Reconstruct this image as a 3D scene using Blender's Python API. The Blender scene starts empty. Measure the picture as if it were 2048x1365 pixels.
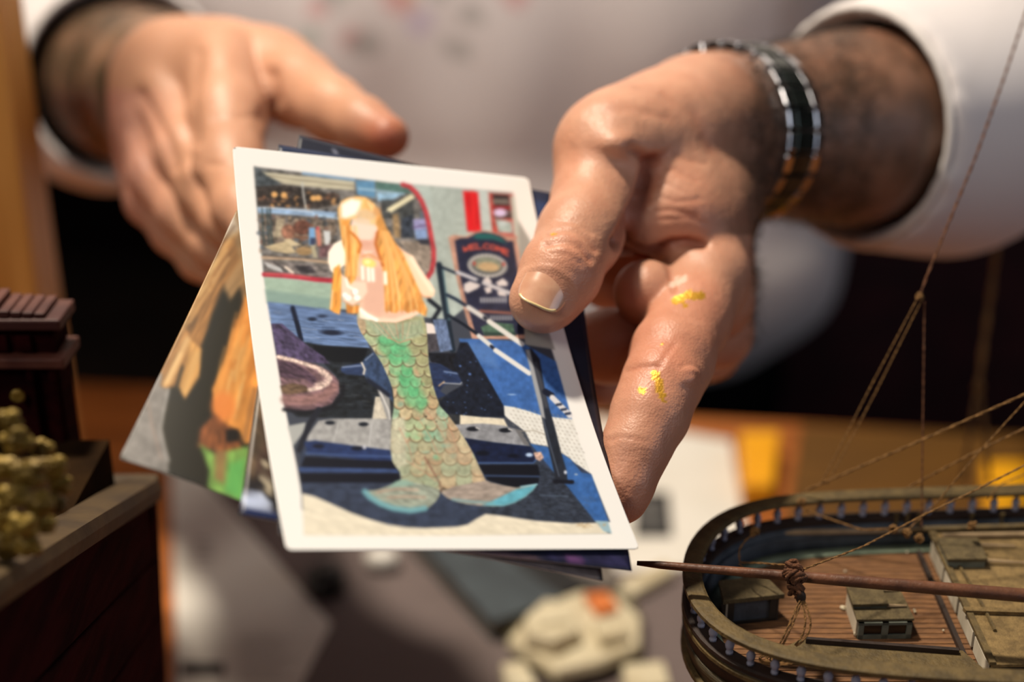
import bpy, bmesh, math, random
import numpy as np
from mathutils import Vector, Matrix

# ------------------------------------------------------------------ camera, world, lights, exposure
SC = bpy.context.scene
COL = SC.collection
FPX = 2950.0                 # focal length in pixels of a 2048 x 1365 frame
TH = math.radians(24.0)      # the camera looks down by this much
T = 0.75                     # table top height
CAM = np.array([0.0, 0.0, T + 0.39])
FW = np.array([0, math.cos(TH), -math.sin(TH)])
UP = np.array([0, math.sin(TH), math.cos(TH)])
RT = np.array([1.0, 0, 0])

cam = bpy.data.objects.new('camera', bpy.data.cameras.new('camera'))
COL.objects.link(cam)
cam.location = CAM
cam.rotation_euler = (math.pi / 2 - TH, 0, 0)
cam.data.sensor_width = 36.0
cam.data.lens = FPX / 2048 * 36.0
cam.data.clip_start = 0.02
cam.data.dof.use_dof = True
cam.data.dof.focus_distance = 0.383
cam.data.dof.aperture_fstop = 4.6
SC.camera = cam

SC.view_settings.view_transform = 'Standard'
SC.view_settings.look = 'None'
SC.view_settings.exposure = 0.0
SC.view_settings.gamma = 1.0
SC.view_settings.use_curve_mapping = False

w = bpy.data.worlds.new('world'); SC.world = w; w.use_nodes = True
w.node_tree.nodes['Background'].inputs[0].default_value = (0.62, 0.72, 1.0, 1)
w.node_tree.nodes['Background'].inputs[1].default_value = 0.03

def area(name, loc, target, size, power, col):
    l = bpy.data.lights.new(name, 'AREA'); l.shape = 'DISK'; l.size = size; l.energy = power; l.color = col
    o = bpy.data.objects.new(name, l); COL.objects.link(o); o.location = loc
    d = Vector(target) - Vector(loc); o.rotation_euler = d.to_track_quat('-Z', 'Y').to_euler()
    return o
# the workshop's lamp above and left of the table, and two added fill lights
area('ceiling_lamp', (-0.28, 0.61, T + 1.20), (-0.02, 0.40, T + 0.1), 0.09, 17.3, (1.0, 0.88, 0.71))
area('front_fill', (-0.7, -0.3, T + 1.0), (-0.0, 0.7, T + 0.2), 0.4, 4.3, (1.0, 0.87, 0.74))  # unseen warm fill, added to light the fronts of hands and shirt
area('cool_fill', (1.0, -0.1, T + 0.55), (0.15, 0.85, T + 0.05), 0.6, 2.2, (0.84, 0.88, 1.0))  # unseen cool fill, added to lift the lower shirt at the right
def spot(name, loc, target, power, col, ang, blend, size):
    l = bpy.data.lights.new(name, 'SPOT'); l.energy = power; l.color = col; l.spot_size = math.radians(ang); l.spot_blend = blend; l.shadow_soft_size = size
    o = bpy.data.objects.new(name, l); COL.objects.link(o); o.location = loc
    o.rotation_euler = (Vector(target) - Vector(loc)).to_track_quat('-Z', 'Y').to_euler(); return o
spot('shirt_fill_spot', (0.25, -0.40, T + 1.15), (0.0, 0.82, T + 0.45), 19.0, (0.98, 0.95, 0.97), 39, 0.9, .08)  # unseen spot, added only to brighten the shirt front

# ------------------------------------------------------------------ helpers: points
def P(px, py, d):
    """point seen at pixel (px, py) at distance d along the view axis"""
    return CAM + d * (FW + (px - 1024.0) / FPX * RT - (py - 682.5) / FPX * UP)
def ray(px, py):
    return FW + (px - 1024.0) / FPX * RT - (py - 682.5) / FPX * UP
def PZ(px, py, z):
    r = ray(px, py); t = (z - CAM[2]) / r[2]
    return CAM + t * r
def PY(px, py, y):
    r = ray(px, py); t = (y - CAM[1]) / r[1]
    return CAM + t * r
def proj(V):
    D = np.asarray(V) - CAM
    z = D @ FW
    return 1024 + FPX * (D @ RT) / z, 682.5 - FPX * (D @ UP) / z, z
def pr(rpx, d): return rpx * d / FPX
def lin(c):
    c = np.asarray(c, float) / 255.0
    return np.where(c <= 0.04045, c / 12.92, ((c + 0.055) / 1.055) ** 2.4)

# ------------------------------------------------------------------ helpers: materials
MATS = {}
def mat(name, c1, c2=None, rough=0.6, scale=60, detail=4, bump=0.0, bscale=None, metal=0.0, stretch=(1, 1, 1), spec=0.5, sss=0.0, coat=0.0, ramp=(0.35, 0.65), rot=(0, 0, 0)):
    """procedural material: two colours mixed by noise, with optional bump.  colours are sRGB 0-255 base colours"""
    if name in MATS: return MATS[name]
    m = bpy.data.materials.new(name); m.use_nodes = True
    nt = m.node_tree; b = nt.nodes['Principled BSDF']
    L = nt.links
    tc = nt.nodes.new('ShaderNodeTexCoord'); mp = nt.nodes.new('ShaderNodeMapping')
    mp.inputs['Scale'].default_value = stretch; mp.inputs['Rotation'].default_value = rot
    L.new(tc.outputs['Object'], mp.inputs[0])
    nz = nt.nodes.new('ShaderNodeTexNoise'); nz.inputs['Scale'].default_value = scale; nz.inputs['Detail'].default_value = detail
    L.new(mp.outputs[0], nz.inputs['Vector'])
    r = nt.nodes.new('ShaderNodeValToRGB')
    r.color_ramp.elements[0].position = ramp[0]; r.color_ramp.elements[1].position = ramp[1]
    r.color_ramp.elements[0].color = (*lin(c1), 1); r.color_ramp.elements[1].color = (*lin(c2 if c2 is not None else c1), 1)
    L.new(nz.outputs['Fac'], r.inputs[0]); L.new(r.outputs[0], b.inputs['Base Color'])
    b.inputs['Roughness'].default_value = rough; b.inputs['Metallic'].default_value = metal
    b.inputs['Specular IOR Level'].default_value = spec
    if coat: b.inputs['Coat Weight'].default_value = coat
    if sss:
        b.inputs['Subsurface Weight'].default_value = sss; b.inputs['Subsurface Radius'].default_value = (1, .35, .2); b.inputs['Subsurface Scale'].default_value = 0.003
    if bump:
        nb = nt.nodes.new('ShaderNodeTexNoise'); nb.inputs['Scale'].default_value = bscale or scale * 3; nb.inputs['Detail'].default_value = 5
        L.new(mp.outputs[0], nb.inputs['Vector'])
        bp = nt.nodes.new('ShaderNodeBump'); bp.inputs['Strength'].default_value = min(1, bump); bp.inputs['Distance'].default_value = 0.001 * max(1, bump)
        L.new(nb.outputs['Fac'], bp.inputs['Height']); L.new(bp.outputs[0], b.inputs['Normal'])
    MATS[name] = m
    return m

def attr_mat(name, attr, rough=0.35, spec=0.4, coat=0.0, grain=0.0):
    m = bpy.data.materials.new(name); m.use_nodes = True
    nt = m.node_tree; b = nt.nodes['Principled BSDF']
    a = nt.nodes.new('ShaderNodeAttribute'); a.attribute_name = attr
    nt.links.new(a.outputs['Color'], b.inputs['Base Color'])
    b.inputs['Roughness'].default_value = rough; b.inputs['Specular IOR Level'].default_value = spec
    b.inputs['Coat Weight'].default_value = coat
    return m

# ------------------------------------------------------------------ helpers: objects
def tag(o, label=None, cat=None, group=None, kind=None):
    if label: o['label'] = label
    if cat: o['category'] = cat
    if group: o['group'] = group
    if kind: o['kind'] = kind
    return o
def empty(name, loc, label=None, cat=None, group=None, rz=0.0):
    o = bpy.data.objects.new(name, None); COL.objects.link(o); o.location = loc; o.rotation_euler = (0, 0, rz)
    o.empty_display_size = 0.01
    return tag(o, label, cat, group)
def link(name, me, m, parent=None):
    o = bpy.data.objects.new(name, me); COL.objects.link(o)
    if m is not None and not me.materials: me.materials.append(m)
    if parent is not None:
        o.parent = parent
        bpy.context.view_layer.update() if False else None
        # keep world placement: the mesh is given in world space
        M = Matrix.Translation(parent_world(parent))
        o.matrix_parent_inverse = M.inverted()
    return o
def parent_world(p):
    return Vector(p.location) if p.type == 'EMPTY' else Vector((0, 0, 0))   # mesh parts are given in world space
def mesh(name, V, F, m, parent=None, smooth=False):
    me = bpy.data.meshes.new(name)
    me.from_pydata([tuple(map(float, v)) for v in V], [], [tuple(map(int, f)) for f in F])
    if smooth: me.polygons.foreach_set('use_smooth', [True] * len(me.polygons))
    me.update()
    return link(name, me, m, parent)
def np_mesh(name, V, Q, m, parent=None, smooth=True):
    me = bpy.data.meshes.new(name)
    V = np.ascontiguousarray(V, np.float32); Q = np.ascontiguousarray(Q, np.int32)
    me.vertices.add(len(V)); me.vertices.foreach_set('co', V.ravel())
    k = Q.shape[1]
    me.loops.add(Q.size); me.loops.foreach_set('vertex_index', Q.ravel())
    me.polygons.add(len(Q)); me.polygons.foreach_set('loop_start', np.arange(len(Q), dtype=np.int32) * k)
    if smooth: me.polygons.foreach_set('use_smooth', np.ones(len(Q), bool))
    me.update(calc_edges=True); me.validate()
    return link(name, me, m, parent)
def set_col(o, name, C):
    a = o.data.color_attributes.new(name, 'FLOAT_COLOR', 'POINT')
    A = np.ones((len(C), 4), np.float32); A[:, :C.shape[1]] = C
    a.data.foreach_set('color', A.ravel())

class MB:
    """collects shapes in world space"""
    def __init__(s): s.V = []; s.F = []
    def add(s, V, F):
        n = len(s.V); s.V += [tuple(v) for v in V]; s.F += [tuple(i + n for i in f) for f in F]; return s
    def hexa(s, b, t):           # 4 bottom, 4 top points
        return s.add(list(b) + list(t), [(3, 2, 1, 0), (4, 5, 6, 7), (0, 1, 5, 4), (1, 2, 6, 5), (2, 3, 7, 6), (3, 0, 4, 7)])
    def box(s, c, ax, ay, az):   # centre and three half-axis vectors
        c, ax, ay, az = map(np.asarray, (c, ax, ay, az))
        q = [c - ax - ay, c + ax - ay, c + ax + ay, c - ax + ay]
        return s.hexa([p - az for p in q], [p + az for p in q])
    def bbox(s, x0, x1, y0, y1, z0, z1):
        return s.hexa([(x0, y0, z0), (x1, y0, z0), (x1, y1, z0), (x0, y1, z0)], [(x0, y0, z1), (x1, y0, z1), (x1, y1, z1), (x0, y1, z1)])
    def tube(s, pts, r, n=8, cap=True):
        pts = [np.asarray(p, float) for p in pts]; k = len(pts)
        rs = r if hasattr(r, '__len__') else [r] * k
        V = []; prev = None
        for i, p in enumerate(pts):
            t = pts[min(i + 1, k - 1)] - pts[max(i - 1, 0)]; t = t / (np.linalg.norm(t) + 1e-12)
            if prev is None:
                a = np.array([0, 0, 1.0]) if abs(t[2]) < 0.9 else np.array([1.0, 0, 0])
                u = np.cross(t, a)
            else:
                u = prev - t * (prev @ t)
            u /= np.linalg.norm(u); prev = u; v = np.cross(t, u)
            for j in range(n):
                a = 2 * math.pi * j / n
                V.append(p + rs[i] * (math.cos(a) * u + math.sin(a) * v))
        F = [(i * n + j, i * n + (j + 1) % n, (i + 1) * n + (j + 1) % n, (i + 1) * n + j) for i in range(k - 1) for j in range(n)]
        if cap: F += [tuple(range(n))[::-1], tuple((k - 1) * n + j for j in range(n))]
        return s.add(V, F)
    def lathe(s, base, axis, prof, n=12):
        axis = np.asarray(axis, float); axis = axis / np.linalg.norm(axis)
        return s.tube([np.asarray(base) + axis * h for h, _ in prof], [r for _, r in prof], n)
    def ball(s, c, rx, ry=None, rz=None, n=12, m=8, nz=0.0, seed=0):
        ry = ry or rx; rz = rz or rx; rnd = random.Random(seed)
        V = [(c[0], c[1], c[2] + rz)]; F = []
        for i in range(1, m):
            th = math.pi * i / m
            for j in range(n):
                ph = 2 * math.pi * j / n; q = 1 + nz * (rnd.random() - .5)
                V.append((c[0] + rx * q * math.sin(th) * math.cos(ph), c[1] + ry * q * math.sin(th) * math.sin(ph), c[2] + rz * q * math.cos(th)))
        V.append((c[0], c[1], c[2] - rz))
        for j in range(n):
            F.append((0, 1 + j, 1 + (j + 1) % n)); F.append((len(V) - 1, 1 + (m - 2) * n + (j + 1) % n, 1 + (m - 2) * n + j))
            for i in range(m - 2):
                a = 1 + i * n + j; b = 1 + i * n + (j + 1) % n
                F.append((a, a + n, b + n, b))
        return s.add(V, F)
    def rot(s, ang, c):
        ca, sa = math.cos(ang), math.sin(ang)
        s.V = [(c[0] + (x - c[0]) * ca - (y - c[1]) * sa, c[1] + (x - c[0]) * sa + (y - c[1]) * ca, z) for x, y, z in s.V]; return s
    def build(s, name, m, parent=None, smooth=False, bevel=0.0):
        o = mesh(name, s.V, s.F, m, parent, smooth)
        if bevel:
            b = o.modifiers.new('bevel', 'BEVEL'); b.width = bevel; b.segments = 2; b.limit_method = 'ANGLE'
        return o
def dup(o, parent=None, shift=(0, 0, 0)):
    c = o.copy(); COL.objects.link(c)
    c.matrix_parent_inverse = o.matrix_parent_inverse.copy()
    c.location = Vector(o.location) + Vector(shift)
    return c

# ------------------------------------------------------------------ helpers: implicit surfaces
def smin(a, b, k):
    h = np.clip(0.5 + 0.5 * (b - a) / k, 0, 1)
    return b * (1 - h) + a * h - k * h * (1 - h)
class Field:
    def __init__(s, lo, hi, h):
        s.h = h; s.lo = np.array(lo, float); n = np.ceil((np.array(hi) - s.lo) / h).astype(int) + 1
        s.n = n; s.F = np.full(n, 1.0, np.float32)
    def axes(s): return [s.lo[i] + s.h * np.arange(s.n[i]) for i in range(3)]
    def sub(s, lo, hi):
        a = np.clip(np.floor((np.array(lo) - s.lo) / s.h).astype(int), 0, s.n); b = np.clip(np.ceil((np.array(hi) - s.lo) / s.h).astype(int) + 1, 0, s.n)
        return tuple(slice(x, y) for x, y in zip(a, b))
    def pts(s, sl):
        g = [(s.lo[i] + s.h * np.arange(sl[i].start, sl[i].stop)).astype(np.float32) for i in range(3)]
        return np.meshgrid(*g, indexing='ij', sparse=True)
    def capsule(s, a, b, ra, rb, k=0.004, target=None):
        """rounded cone from a to b merged smoothly"""
        F = s.F if target is None else target
        a = np.asarray(a, float); b = np.asarray(b, float); m = max(ra, rb) + k + 3 * s.h + 0.004
        sl = s.sub(np.minimum(a, b) - m, np.maximum(a, b) + m)
        if any(x.stop <= x.start for x in sl): return
        X, Y, Z = s.pts(sl); d = b - a; L = float(d @ d) + 1e-12
        t = np.clip(((X - a[0]) * d[0] + (Y - a[1]) * d[1] + (Z - a[2]) * d[2]) / L, 0, 1)
        dist = np.sqrt((X - a[0] - t * d[0]) ** 2 + (Y - a[1] - t * d[1]) ** 2 + (Z - a[2] - t * d[2]) ** 2) - (ra + (rb - ra) * t)
        F[sl] = smin(F[sl], dist.astype(np.float32), k)
    def ellipsoid(s, c, r, k=0.01, target=None):
        F = s.F if target is None else target
        c = np.asarray(c, float); r = np.asarray(r, float)
        sl = s.sub(c - r - k - .01, c + r + k + .01); X, Y, Z = s.pts(sl)
        q = np.sqrt(((X - c[0]) / r[0]) ** 2 + ((Y - c[1]) / r[1]) ** 2 + ((Z - c[2]) / r[2]) ** 2)
        F[sl] = smin(F[sl], ((q - 1) * r.min()).astype(np.float32), k)
    def chain(s, pts, k=0.004, target=None):
        for (a, ra), (b, rb) in zip(pts[:-1], pts[1:]): s.capsule(a, b, ra, rb, k, target)
    def new(s): return np.full(s.n, 1.0, np.float32)
    def mesh(s, smooth=1):
        F = s.F; n = s.n
        ins = F < 0
        c = [ins[i:n[0] - 1 + i, j:n[1] - 1 + j, k:n[2] - 1 + k] for i in (0, 1) for j in (0, 1) for k in (0, 1)]
        s_or = c[0].copy(); s_and = c[0].copy()
        for q in c[1:]: s_or |= q; s_and &= q
        act = np.argwhere(s_or & ~s_and)
        idm = np.full(n - 1, -1, np.int32); idm[tuple(act.T)] = np.arange(len(act))
        offs = np.array([(i, j, k) for i in (0, 1) for j in (0, 1) for k in (0, 1)])
        vals = np.stack([F[tuple((act + o).T)] for o in offs], 1)
        P0 = np.zeros((len(act), 3)); cnt = np.zeros(len(act))
        for a in range(8):
            for b in range(a + 1, 8):
                if np.abs(offs[a] - offs[b]).sum() != 1: continue
                va, vb = vals[:, a], vals[:, b]; cr = (va < 0) != (vb < 0)
                t = np.where(cr, va / np.where(cr, va - vb, 1), 0)
                p = offs[a] + t[:, None] * (offs[b] - offs[a])
                P0 += np.where(cr[:, None], p, 0); cnt += cr
        V = s.lo + s.h * (act + P0 / cnt[:, None])
        Q = []
        for ax in range(3):
            sl0 = [slice(None)] * 3; sl1 = [slice(None)] * 3; sl0[ax] = slice(0, n[ax] - 1); sl1[ax] = slice(1, n[ax])
            A = ins[tuple(sl0)]; B = ins[tuple(sl1)]
            u, v = (ax + 1) % 3, (ax + 2) % 3
            for flip in (0, 1):
                e = np.argwhere((A & ~B) if not flip else (~A & B))
                e = e[(e[:, u] > 0) & (e[:, v] > 0) & (e[:, u] < n[u] - 1) & (e[:, v] < n[v] - 1)]
                if not len(e): continue
                du = np.zeros(3, int); du[u] = 1; dv = np.zeros(3, int); dv[v] = 1
                q = np.stack([idm[tuple((e - du - dv).T)], idm[tuple((e - dv).T)], idm[tuple(e.T)], idm[tuple((e - du).T)]], 1)
                Q.append(q if not flip else q[:, ::-1])
        Q = np.concatenate(Q)
        Q = Q[(Q >= 0).all(1)]
        for _ in range(smooth): V = lap(V, Q)
        return V, Q
def lap(V, Q, f=0.6):
    S = np.zeros_like(V); c = np.zeros(len(V)); k = Q.shape[1]
    for i in range(k):
        a = Q[:, i]; b = Q[:, (i + 1) % k]
        for d in range(3): S[:, d] += np.bincount(a, V[b, d], len(V)) + np.bincount(b, V[a, d], len(V))
        c += np.bincount(a, minlength=len(V)) + np.bincount(b, minlength=len(V))
    return V * (1 - f) + f * S / np.maximum(c, 1)[:, None]
def normals(V, Q):
    n = np.cross(V[Q[:, 2]] - V[Q[:, 0]], V[Q[:, 3]] - V[Q[:, 1]]); N = np.zeros_like(V)
    for i in range(4):
        for d in range(3): N[:, d] += np.bincount(Q[:, i], n[:, d], len(V))
    return N / (np.linalg.norm(N, axis=1, keepdims=True) + 1e-12)
def vnoise(X, Y, seed=0, Z=None):
    """smooth value noise in two or three dimensions, -1..1"""
    if Z is None: Z = np.zeros_like(X)
    def hsh(i, j, k):
        q = (i * 374761393 + j * 668265263 + k * 2147483647 + seed * 974711) & 0xffffffff
        q = ((q ^ (q >> 13)) * 1274126177) & 0xffffffff
        return ((q ^ (q >> 16)) & 0xffff) / 32767.5 - 1
    xi, yi, zi = (np.floor(a).astype(np.int64) for a in (X, Y, Z)); fx, fy, fz = X - xi, Y - yi, Z - zi
    fx, fy, fz = (a * a * (3 - 2 * a) for a in (fx, fy, fz)); o = 0
    for di in (0, 1):
        for dj in (0, 1):
            for dk in (0, 1):
                o = o + hsh(xi + di, yi + dj, zi + dk) * (fx if di else 1 - fx) * (fy if dj else 1 - fy) * (fz if dk else 1 - fz)
    return o
def seg_dist(x, y, pts):
    """distance of points to a 2d polyline"""
    D = np.full(np.shape(x), 1e9)
    for (ax, ay), (bx, by) in zip(pts[:-1], pts[1:]):
        dx, dy = bx - ax, by - ay; t = np.clip(((x - ax) * dx + (y - ay) * dy) / (dx * dx + dy * dy + 1e-9), 0, 1)
        D = np.minimum(D, np.hypot(x - ax - t * dx, y - ay - t * dy))
    return D

# ------------------------------------------------------------------ the room and the table
def struct(name, mb, m, label=None, **k):
    o = mb.build(name, m, **k); tag(o, label=label, kind='structure'); return o
M_floor = mat('dark_floor', (38, 26, 20), (24, 17, 14), 0.6, 6)
M_wall = mat('dark_maroon_wall', (9, 4, 5), (14, 6, 8), 0.9, 3, spec=0.1)
struct('floor', MB().bbox(-2.5, 2.5, -1.5, 3.0, -0.05, 0), M_floor)
struct('wall_back', MB().bbox(-2.5, 2.5, 3.0, 3.1, 0, 2.7), M_wall)
struct('wall_left', MB().bbox(-2.6, -2.5, -1.5, 3.0, 0, 2.7), M_wall)
struct('wall_right', MB().bbox(2.5, 2.6, -1.5, 3.0, 0, 2.7), M_wall)

M_table = mat('orange_wood', (182, 106, 46), (140, 78, 30), 0.45, 9, 5, bump=0.3, bscale=60, stretch=(0.6, 8, 1))
tb = empty('table', (0.0, 0.55, 0), 'orange-brown wooden work table under the papers and model ships', 'table')
eL, eR = PZ(150, 764, T), PZ(1900, 862, T)         # the table's far edge runs a little askew
TA = math.atan2(eR[1] - eL[1], eR[0] - eL[0]); TC = (0.0, eL[1] + (0 - eL[0]) * math.tan(TA))
TY1 = TC[1]
for i in range(7):           # boards
    y0 = 0.12 + i * (TY1 - 0.12) / 7; y1 = y0 + (TY1 - 0.12) / 7 - 0.001
    MB().bbox(-0.75, 0.75, y0, y1, T - 0.03, T).rot(TA, TC).build('plank', M_table, tb, bevel=0.0008)
MB().bbox(-0.7, 0.7, 0.16, TY1 - 0.04, T - 0.11, T - 0.03).rot(TA, TC).build('apron', M_table, tb)
for x in (-0.66, 0.66):
    for y in (0.2, TY1 - 0.08):
        MB().bbox(x - .03, x + .03, y - .03, y + .03, 0, T - 0.031).rot(TA, TC).build('leg', M_table, tb)

def flat(name, pts, z, m, label, cat, th=0.0006, parent=None, curl=0.0):
    """a thin sheet lying on the table; pts are pixel corners"""
    q = [PZ(x, y, T + z) for x, y in pts]
    c = sum(q) / len(q)
    n = 14; V = []; F = []
    for k in (0, 1):
        for i in range(n + 1):
            for j in range(n + 1):
                u, v = i / n, j / n
                p = (1 - u) * (1 - v) * q[0] + u * (1 - v) * q[1] + u * v * q[2] + (1 - u) * v * q[3]
                up = curl * max(0, (u - .7) / .3) ** 2 * max(0, 1 - v) + th * (1 - k)
                V.append(p + np.array([0, 0, up]))
    S = (n + 1) ** 2
    for i in range(n):
        for j in range(n):
            a = i * (n + 1) + j
            F.append((a, a + n + 1, a + n + 2, a + 1)); F.append((S + a + 1, S + a + n + 2, S + a + n + 1, S + a))
    for i in range(n):
        for a, b in (((i) * (n + 1), (i + 1) * (n + 1)), ((i + 1) * (n + 1) + n, i * (n + 1) + n), (i + 1, i), (n * (n + 1) + i, n * (n + 1) + i + 1)):
            F.append((a, S + a, S + b, b))
    o = mesh(name, V, F, m, parent, smooth=False)
    if parent is None: tag(o, label, cat)
    return o
M_paper = mat('white_paper', (226, 222, 214), (215, 210, 200), 0.8, 20)
M_folder = mat('grey_brown_card', (112, 98, 96), (100, 88, 86), 0.8, 40, stretch=(1, 14, 1))
M_ink = mat('black_ink', (25, 24, 24), None, 0.7)
M_inkgrey = mat('grey_ink', (168, 164, 158), None, 0.8)
M_yellow = mat('yellow_card', (238, 172, 20), (226, 150, 12), 0.5, 20)
M_rust = mat('rust_card', (160, 70, 22), (130, 56, 18), 0.6, 30)
M_pict = mat('grey_print', (96, 94, 92), (60, 60, 60), 0.6, 90)
flat('cardboard_sheet', [(395, 960), (1420, 985), (1500, 1480), (330, 1480)], 0.0001, M_folder, 'grey-brown card sheet lying flat in the middle of the table', 'card')
s = empty('paper_sheet', PZ(480, 1250, T), 'white printed sheet lying at lower left below the prints', 'paper')
flat('sheet', [(340, 880), (662, 1250), (540, 1500), (360, 1500)], 0.0009, M_paper, '', '', parent=s)
def mark(parent, pts, z, m, name):
    q = [PZ(x, y, T + z) for x, y in pts]
    return MB().hexa([p - [0, 0, .00005] for p in q[::-1]], [p + [0, 0, .00008] for p in q[::-1]]).build(name, m, parent)
mark(s, [(362, 1326), (448, 1328), (450, 1350), (362, 1350)], 0.0016, M_ink, 'printed_bar')
for i in range(9):
    y = 1270 + i * 11
    mark(s, [(478, y), (478 + 70 + (i * 37) % 50, y), (478 + 70 + (i * 37) % 50, y + 3), (478, y + 3)], 0.0016, M_inkgrey, 'text_line')
for i in range(3): mark(s, [(395, 1080 + 14 * i), (425, 1080 + 14 * i), (425, 1086 + 14 * i), (395, 1086 + 14 * i)], 0.0016, M_inkgrey, 'text_line')

s = empty('paper_sheet', PZ(1340, 980, T), 'white sheet with a small grey picture behind the extended finger', 'paper')
flat('sheet', [(1170, 833), (1462, 884), (1500, 1130), (1150, 1150)], 0.0009, M_paper, '', '', parent=s)
mark(s, [(1272, 985), (1338, 985), (1345, 1075), (1268, 1075)], 0.0017, M_ink, 'picture_frame')
mark(s, [(1280, 1000), (1325, 1000), (1330, 1062), (1277, 1062)], 0.0019, M_pict, 'picture')
q = [PZ(x, y, T + .001) for x, y in [(1478, 900), (1556, 900), (1545, 1010), (1482, 1010)]]
tag(MB().hexa(q[::-1], [p + [0, 0, .012] for p in q[::-1]]).build('yellow_box', M_yellow, bevel=.0015), 'small bright yellow box beside the white sheet, behind the ship rail', 'box')
q = [PZ(x, y, T + .0075) for x, y in [(1960, 955), (2120, 950), (2150, 1060), (1970, 1060)]]
tag(MB().hexa(q[::-1], [p + [0, 0, .01] for p in q[::-1]]).build('lit_patch_slab', M_yellow, bevel=.0015), 'yellow slab standing in for a lit part of the table, between the ship balusters at far right', 'lit patch')  # yellow slab put in for a lit portion of the table

# small things at the bottom of the table
M_black = mat('black_plastic', (14, 14, 13), None, 0.35)
c = PZ(652, 1185, T)
k = empty('round_cap', c, 'small black round cap beside the white sheet corner', 'cap')
MB().lathe(c + [0, 0, .0015], (0, 0, 1), [(0, .0088), (.001, .0095), (.009, .0095), (.010, .0086)], 24).build('cap_body', M_black, k)
MB().lathe(c + [0, 0, .0116], (0, 0, 1), [(0, .006), (.0025, .0055), (.003, .004)], 20).build('cap_knob', M_black, k)
c = PZ(765, 1140, T)
M_white = mat('white_plastic', (225, 222, 215), None, 0.4)
e = MB().ball(c + [0, 0, .0062], .0085, .0065, .0055, 16, 10).build('eraser', M_white, smooth=True)
tag(e, 'small white eraser on the card below the print', 'eraser')
M_slate = mat('slate_cloth', (62, 72, 78), (48, 56, 62), 0.6, 60, bump=.3)
q = [PZ(x, y, T + .001) for x, y in [(800, 1080), (905, 1075), (1125, 1235), (985, 1285)]]
b = empty('notebook', sum(q) / 4 , 'dark slate-blue notebook lying below the print', 'notebook')
MB().hexa(q[::-1], [p + [0, 0, .0012] for p in q[::-1]]).build('back_cover', M_slate, b)
qi = [p + (sum(q) / 4 - p) * .05 for p in q]
MB().hexa([p + [0, 0, .0012] for p in qi[::-1]], [p + [0, 0, .009] for p in qi[::-1]]).build('page_block', mat('page_edge', (120, 112, 100), None, .8), b)
MB().hexa([p + [0, 0, .009] for p in q[::-1]], [p + [0, 0, .0105] for p in q[::-1]]).build('front_cover', M_slate, b)
M_shadow = mat('shadow_black', (16, 16, 18), None, .7)
q = [PZ(x, y, T + .001) for x, y in [(930, 1080), (1010, 1080), (1250, 1225), (1150, 1240)]]
tag(MB().hexa(q[::-1], [p + [0, 0, .006] for p in q[::-1]]).build('shadow_slab', M_shadow, bevel=.002), 'flat black slab standing in for the shadow beside the slate notebook', 'shadow')  # black slab put where a shadow lies beside the notebook
q = [PZ(x, y, T + .001) for x, y in [(1040, 1080), (1210, 1080), (1240, 1175), (1190, 1190)]]
tag(MB().hexa(q[::-1], [p + [0, 0, .003] for p in q[::-1]]).build('grey_card', mat('grey_card', (112, 104, 96), (90, 84, 80), .8, 60), bevel=.0005), 'small grey-brown card behind the black shadow slab', 'card')

# cream toy boat lying by the ship's stern
M_cream = mat('cream_paint', (214, 204, 176), (186, 172, 140), 0.5, 50, bump=.3)
M_orange = mat('orange_paint', (214, 122, 58), (190, 100, 44), 0.5, 50)
M_olive = mat('olive_paint', (96, 90, 60), (70, 64, 42), 0.6, 50)
def on(px, py, z): return PZ(px, py, T + z)
tc = empty('toy_boat', on(1150, 1290, 0), 'small cream toy boat with an orange hatch, blurred at the bottom', 'toy boat')
hull = [(1010, 1295), (1060, 1235), (1160, 1195), (1235, 1205), (1285, 1250), (1285, 1310), (1200, 1345), (1110, 1365)]
def slab(poly, z0, z1, name, m, parent, f=1.0, bevel=.001):
    q0 = [on(x, y, z0) for x, y in poly]; c = sum(q0) / len(q0)
    q1 = [c + (p - c) * f + [0, 0, z1 - z0] for p in q0]
    mb = MB(); n = len(poly)
    mb.add(q0 + q1, [tuple(range(n)), tuple(n + i for i in range(n))[::-1]] + [(i, n + i, n + (i + 1) % n, (i + 1) % n) for i in range(n)])
    o = mb.build(name, m, parent, bevel=bevel)
    bm = bmesh.new(); bm.from_mesh(o.data); bmesh.ops.recalc_face_normals(bm, faces=bm.faces); bm.to_mesh(o.data); bm.free()
    return o
slab(hull, .001, .007, 'hull', M_olive, tc)
slab(hull, .0072, .012, 'deck', M_cream, tc, .94)
slab([(1045, 1262), (1090, 1222), (1150, 1235), (1165, 1290), (1110, 1315), (1050, 1300)], .0122, .020, 'cabin', M_cream, tc, .9)
slab([(1165, 1200), (1215, 1195), (1240, 1225), (1195, 1240)], .0122, .016, 'hatch', M_orange, tc, .95)
slab([(1180, 1255), (1250, 1245), (1262, 1285), (1200, 1300)], .0122, .017, 'stern_box', M_cream, tc, .9)
MB().tube([on(1075, 1250, .0205), on(1140, 1240, .0208)], .0012, 8).build('rail', M_cream, tc)
o = slab([(1235, 1188), (1330, 1140), (1352, 1160), (1262, 1212)], .001, .007, 'wooden_stick', M_cream, None, .96)
tag(o, 'short pale wooden stick between toy boat and ship stern', 'stick')
o = slab([(1000, 1350), (1050, 1345), (1080, 1400), (1010, 1410)], .001, .008, 'white_block', M_cream, None, .9)
tag(o, 'small cream block at the bottom edge, left of toy boat end', 'block')
o = slab([(1240, 1352), (1330, 1345), (1345, 1400), (1250, 1410)], .001, .008, 'white_block', M_cream, None, .9)
tag(o, 'small cream block at the bottom edge beside the ship hull', 'block')

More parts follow.
